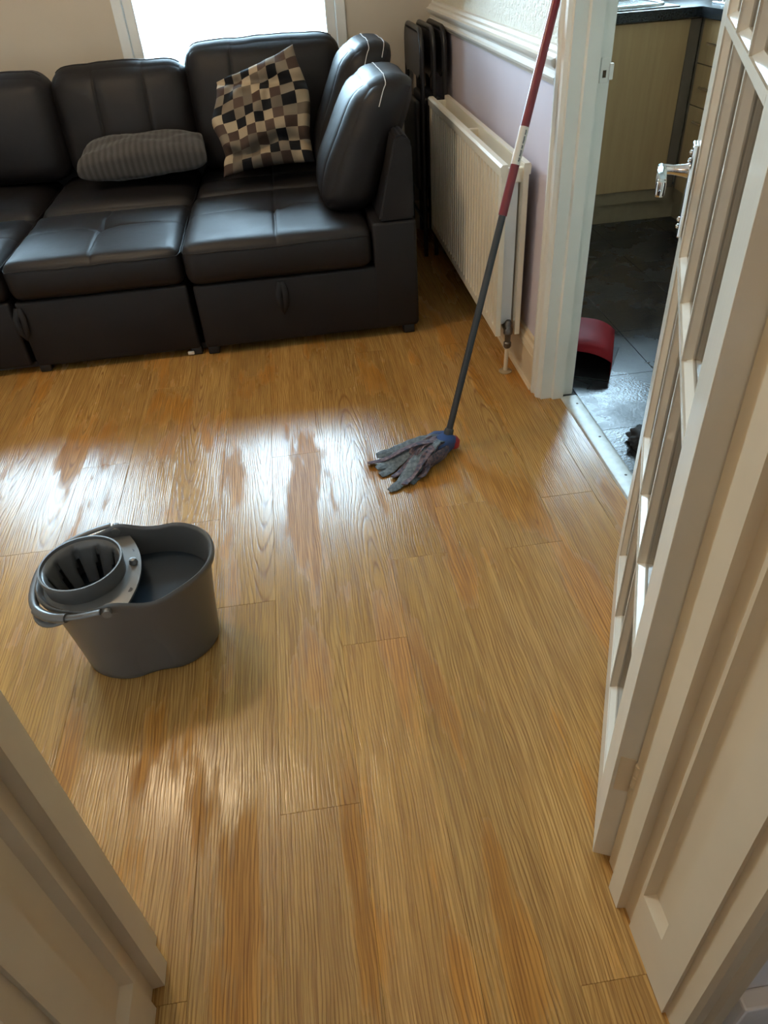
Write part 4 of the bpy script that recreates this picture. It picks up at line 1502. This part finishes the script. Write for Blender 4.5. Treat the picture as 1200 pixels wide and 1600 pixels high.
# ================================================================== KITCHEN
fk = struct(MB().box(0.829, KX1 + 0.1, KY0 - 0.1, KY1 + 0.25, -0.06, -0.006).obj('floor_kitchen', 'grout'))
TS = 0.333
tile_me = {}
ix = -2
while 1.211 + ix * TS < KX1:
    xa, xb = max(1.211 + ix * TS, 0.886), min(1.211 + (ix + 1) * TS, KX1)
    iy = -5
    while 2.540 + iy * TS < KY1:
        ya, yb = max(2.540 + iy * TS, KY0), min(2.540 + (iy + 1) * TS, KY1)
        if xb - xa > 0.03 and yb - ya > 0.03:
            key = (round(xb - xa, 3), round(yb - ya, 3))
            if key not in tile_me:
                tile_me[key] = MB().box(0.0008, xb - xa - 0.0008, 0.0008, yb - ya - 0.0008, -0.006, 0.0, 0.0007, 1).mesh('tile', 'slate')
            o = bpy.data.objects.new('tile', tile_me[key])
            COL.objects.link(o)
            o.parent = fk
            o.location = (xa, ya, 0)
            o.rotation_euler = (rnd.uniform(-0.0012, 0.0012), rnd.uniform(-0.0012, 0.0012), 0)
        iy += 1
    ix += 1
KW = (1.12, 2.38, 1.10, 2.05)
b = MB()
for xa, xb, za, zb in ((KX0, KW[0], 0, CEIL), (KW[1], KX1, 0, CEIL), (KW[0], KW[1], 0, KW[2]), (KW[0], KW[1], KW[3], CEIL)):
    b.box(xa, xb, KY1, KY1 + 0.2, za, zb)
struct(b.obj('wall_kitchen_back', 'anaglypta'))
struct(MB().box(KX1, KX1 + 0.1, KY0 - 0.1, KY1 + 0.2, 0, CEIL).obj('wall_kitchen_right', 'anaglypta'))
struct(MB().box(KX0, KX1, KY0 - 0.1, KY0, 0, CEIL).obj('wall_kitchen_front', 'anaglypta'))
struct(MB().box(KX0, KX1 + 0.1, KY0 - 0.1, KY1 + 0.2, CEIL, CEIL + 0.1).obj('ceiling_kitchen', 'ceil'))
t = thing('window_3', 'kitchen window above the steel sink', 'window', (KW[0], KY1, KW[2]), kind='structure')
w, h = KW[1] - KW[0], KW[3] - KW[2]
f = MB()
for a in ((0, 0.05, 0, h), (w - 0.05, w, 0, h), (0.05, w - 0.05, 0, 0.05), (0.05, w - 0.05, h - 0.05, h), (w / 2 - 0.025, w / 2 + 0.025, 0.05, h - 0.05)):
    f.box(a[0], a[1], 0.05, 0.12, a[2], a[3], 0.004)
f.obj('window_frame', 'upvc', t)
for (xa, xb) in ((0.05, w / 2 - 0.025), (w / 2 + 0.025, w - 0.05)):
    MB().box(xa, xb, 0.080, 0.086, 0.05, h - 0.05).obj('pane', 'glass', t)

# base units
FY = 3.758
cu = thing('base_cabinet', 'beech fronted kitchen base cabinet facing the doorway', 'cabinet', (0, 0, 0))
MB().box(1.02, 1.955, FY + 0.020, KY1 - 0.02, 0.10, 0.902).obj('body', 'plinth', cu)
MB().box(1.286, 1.903, FY, FY + 0.018, 0.165, 0.896, 0.0015).obj('door', 'beech', cu)
MB().box(1.022, 1.283, FY, FY + 0.018, 0.165, 0.896, 0.0015).obj('door', 'beech', cu)
MB().box(1.906, 1.956, FY + 0.002, FY + 0.020, 0.165, 0.896).obj('corner_post', 'taupe', cu)
MB().box(1.02, 2.016, FY + 0.045, FY + 0.060, 0.0, 0.162).obj('plinth', 'plinth', cu)
FX = 1.958
du = thing('drawer_unit', 'beech kitchen drawer unit with chrome bar handles in the corner', 'cabinet', (0, 0, 0))
MB().box(FX + 0.020, KX1 - 0.02, 3.10, FY + 0.018, 0.10, 0.902).obj('body', 'plinth', du)
MB().box(FX + 0.003, FX + 0.018, 3.738, FY + 0.0015, 0.165, 0.896).obj('corner_post', 'taupe', du)
for (za, zb) in ((0.724, 0.896), (0.552, 0.720), (0.165, 0.548)):
    dr = MB().box(FX, FX + 0.018, 3.112, 3.736, za, zb, 0.0015).obj('drawer', 'beech', du)
    hz_ = zb - 0.055 if zb < 0.6 else (za + zb) / 2
    hb = MB()
    hb.tube([(FX - 0.002, 3.615, hz_), (FX - 0.022, 3.615, hz_)], 0.0045, 8)
    hb.tube([(FX - 0.002, 3.215, hz_), (FX - 0.022, 3.215, hz_)], 0.0045, 8)
    hb.tube([(FX - 0.022, 3.635, hz_), (FX - 0.022, 3.195, hz_)], 0.0055, 8)
    hb.obj('handle', 'chrome', dr, smooth=50)
MB().box(FX + 0.045, FX + 0.060, 3.10, FY + 0.044, 0.0, 0.162).obj('plinth', 'plinth', du)
# worktop, L-shaped
b = MB()
b.prism([(1.0, FY - 0.030), (FX - 0.030, FY - 0.030), (FX - 0.030, 3.09), (KX1 - 0.005, 3.09), (KX1 - 0.005, KY1 - 0.005), (1.0, KY1 - 0.005)], 0.904, 0.944, 'z')
tag(b.obj('worktop', 'worktop'), 'black L-shaped worktop on the kitchen base cabinets', 'worktop')
# inset steel sink
sk = thing('sink', 'stainless steel inset sink in the black kitchen worktop', 'sink', (1.45, 4.02, 0.944))
b = MB()
b.box(-0.43, 0.40, -0.245, 0.245, 0.0, 0.006, 0.003)
b.obj('drainer', 'steel', sk)


def rr_loop(hx, hy, r, z, n=8):
    pts = []
    for (cx_, cy_, a0) in ((hx - r, hy - r, 0), (-hx + r, hy - r, PI / 2), (-hx + r, -hy + r, PI), (hx - r, -hy + r, 1.5 * PI)):
        for q in range(n + 1):
            a = a0 + PI / 2 * q / n
            pts.append((cx_ + r * math.cos(a), cy_ + r * math.sin(a), z))
    return pts


b = MB()
b.tube([(x + 0.13, y, z) for x, y, z in rr_loop(0.235, 0.205, 0.09, 0.010)], 0.008, 8, closed=True)
b.obj('bowl_rim', 'steel', sk, smooth=60)
b = MB()
lv = [(0.228, 0.198, 0.085, 0.0085), (0.222, 0.192, 0.085, 0.0065)]
lp = [[b.bm.verts.new((x + 0.13, y, z)) for x, y, z in rr_loop(*l)] for l in lv]
for i in range(len(lp[0])):
    j = (i + 1) % len(lp[0])
    b.bm.faces.new((lp[0][i], lp[0][j], lp[1][j], lp[1][i]))
b.bm.faces.new(lp[1])
b.obj('bowl', 'steel', sk, smooth=60)
b = MB()
b.tube([(0.13, 0.215, 0.004), (0.13, 0.215, 0.20), (0.13, 0.19, 0.24), (0.13, 0.12, 0.25), (0.13, 0.06, 0.23), (0.13, 0.05, 0.20)], 0.011, 12)
b.obj('tap', 'chrome', sk, smooth=60)
hb_ = thing('hob', 'steel hob with round burners on the side worktop', 'hob', (2.28, 3.55, 0.944))
MB().box(-0.26, 0.26, -0.29, 0.27, 0.0, 0.008, 0.003).obj('plate', 'steel', hb_)
for (xx, yy) in ((-0.12, -0.13), (0.12, -0.13), (-0.12, 0.13), (0.12, 0.13)):
    MB().lathe([(0.0, 0.022), (0.035, 0.022), (0.042, 0.016), (0.045, 0.008)], (xx, yy, 0), 20).obj('burner', 'darkmetal', hb_, smooth=40)
for yy in (0.20, 0.235):
    MB().lathe([(0.0, 0.026), (0.014, 0.026), (0.017, 0.008)], (-0.22, yy - 0.01, 0), 16).obj('knob', 'chrome', hb_, smooth=40)

# red dustpan by the doorway
dp = thing('dustpan', 'red dustpan with dark open mouth on the kitchen floor behind the frame', 'dustpan', (0.985, 2.385, 0), math.radians(-30))
b = MB()
# hood: wide shell open towards -y local
hw, hd_, hh = 0.140, 0.13, 0.105
n = 14
top, bot = [], []
for i in range(n + 1):
    f = i / n * 2 - 1
    x = hw * f
    zt = hh * (1 - 0.35 * abs(f) ** 3)
    top.append((x, zt))
def shell(off, z_off, y0, y1):
    return [[(x * (1 + off), y0 - 0.05 * (1 - (x / hw) ** 2) * 0, 0.004) for x, z in top], [(x * (1 + off), y1, z + z_off) for x, z in top]]
vt = [[b.bm.verts.new((x * (0.80 + 0.20 * s), -0.12 + 0.24 * (1 - s) if False else -0.13 * s + 0.11 * (1 - s), (z if s < 1 else z * 0.82) )) for x, z in top] for s in (0.0, 0.35, 0.7, 1.0)]
for A, B in zip(vt, vt[1:]):
    for i in range(n):
        b.bm.faces.new((A[i], A[i + 1], B[i + 1], B[i]))
# back wall down to the floor, side walls
bb = [b.bm.verts.new((x * 0.80, 0.11, 0.003)) for x, z in top]
for i in range(n):
    b.bm.faces.new((vt[0][i + 1], vt[0][i], bb[i], bb[i + 1]))
for idx in (0, n):
    lo2 = [b.bm.verts.new((v.co.x, v.co.y, 0.003)) for v in [r[idx] for r in vt]]
    for q in range(3):
        b.bm.faces.new((vt[q][idx], vt[q + 1][idx], lo2[q + 1], lo2[q]))
ho = b.obj('hood', 'redplastic', dp, smooth=60)
ho.modifiers.new('thick', 'SOLIDIFY').thickness = 0.003
MB().box(-0.137, 0.137, -0.165, 0.105, 0.0005, 0.0035, 0.001).obj('tray', 'blackplastic', dp)
MB().tube([(-0.05, 0.112, 0.06), (-0.06, 0.16, 0.07), (-0.07, 0.24, 0.075)], [0.013, 0.012, 0.014], 10).obj('handle', 'redplastic', dp, smooth=60)


def lump(name, mat, c, s, label, cat, seed, flat=0.0, amp=0.35):
    b = MB()
    bmesh.ops.create_icosphere(b.bm, subdivisions=4, radius=1.0)
    for v in b.bm.verts:
        p = v.co.copy()
        d = 1 + amp * nz(p.x + seed, p.y, p.z, 1.7) + amp * 0.5 * abs(nz(p.x + seed, p.y, p.z, 4.5))
        q = Vector((p.x * s[0] * d, p.y * s[1] * d, p.z * s[2] * d + s[2] * 0.85))
        q.z = max(0.0012, q.z)
        v.co = q
    o = b.obj(name, mat, smooth=60, loc=c)
    return tag(o, label, cat)


lump('black_bag', 'bag', (1.045, 2.86, 0), (0.10, 0.13, 0.12), 'slumped black bag on the kitchen floor beyond the red dustpan', 'bag', 3.0)
lump('black_cloth', 'blackcloth', (0.985, 1.770, 0), (0.045, 0.055, 0.024), 'crumpled black cloth on the wet kitchen floor beside the open door', 'cloth', 8.0, amp=0.6)

# ================================================================== OUTSIDE
t = thing('garden_shrub', 'pale slender shrub seen through the window behind the sofa', 'shrub', (-0.83, 7.2, -0.6))
MB().tube([(0, 0, 0), (0.02, 0, 0.8), (-0.02, 0.02, 1.5), (0.01, 0, 2.3)], [0.03, 0.025, 0.018, 0.008], 8).obj('stem', 'bark', t, smooth=60)
b = MB()
for i in range(260):
    z = rnd.uniform(0.3, 2.35)
    rad_ = 0.11 * (1.1 - abs(z - 1.45) / 1.3) + 0.02
    a = rnd.uniform(0, 2 * PI)
    c = Vector((math.cos(a), math.sin(a), 0)) * rad_ * rnd.uniform(0.3, 1.0) + Vector((0, 0, z))
    d = Vector((math.cos(a), math.sin(a), rnd.uniform(0.1, 0.9))).normalized()
    s = d.cross(Vector((0, 0, 1))).normalized()
    l = rnd.uniform(0.04, 0.08)
    up = s.cross(d) * 0.006
    v = [b.bm.verts.new(p) for p in (c, c + d * l * 0.5 + s * l * 0.25, c + d * l, c + d * l * 0.5 - s * l * 0.25, c + d * l * 0.5 + up, c + d * l * 0.5 - up)]
    for (i0, i1) in ((0, 1), (1, 2), (2, 3), (3, 0)):
        b.bm.faces.new((v[i0], v[i1], v[4]))
        b.bm.faces.new((v[i1], v[i0], v[5]))
lf = b.obj('foliage', 'leaf', t, fixn=False)
lf['kind'] = 'stuff'
struct(MB().box(-12, 12, 4.25, 30, -0.7, -0.6).obj('ground_outside', 'brick'))
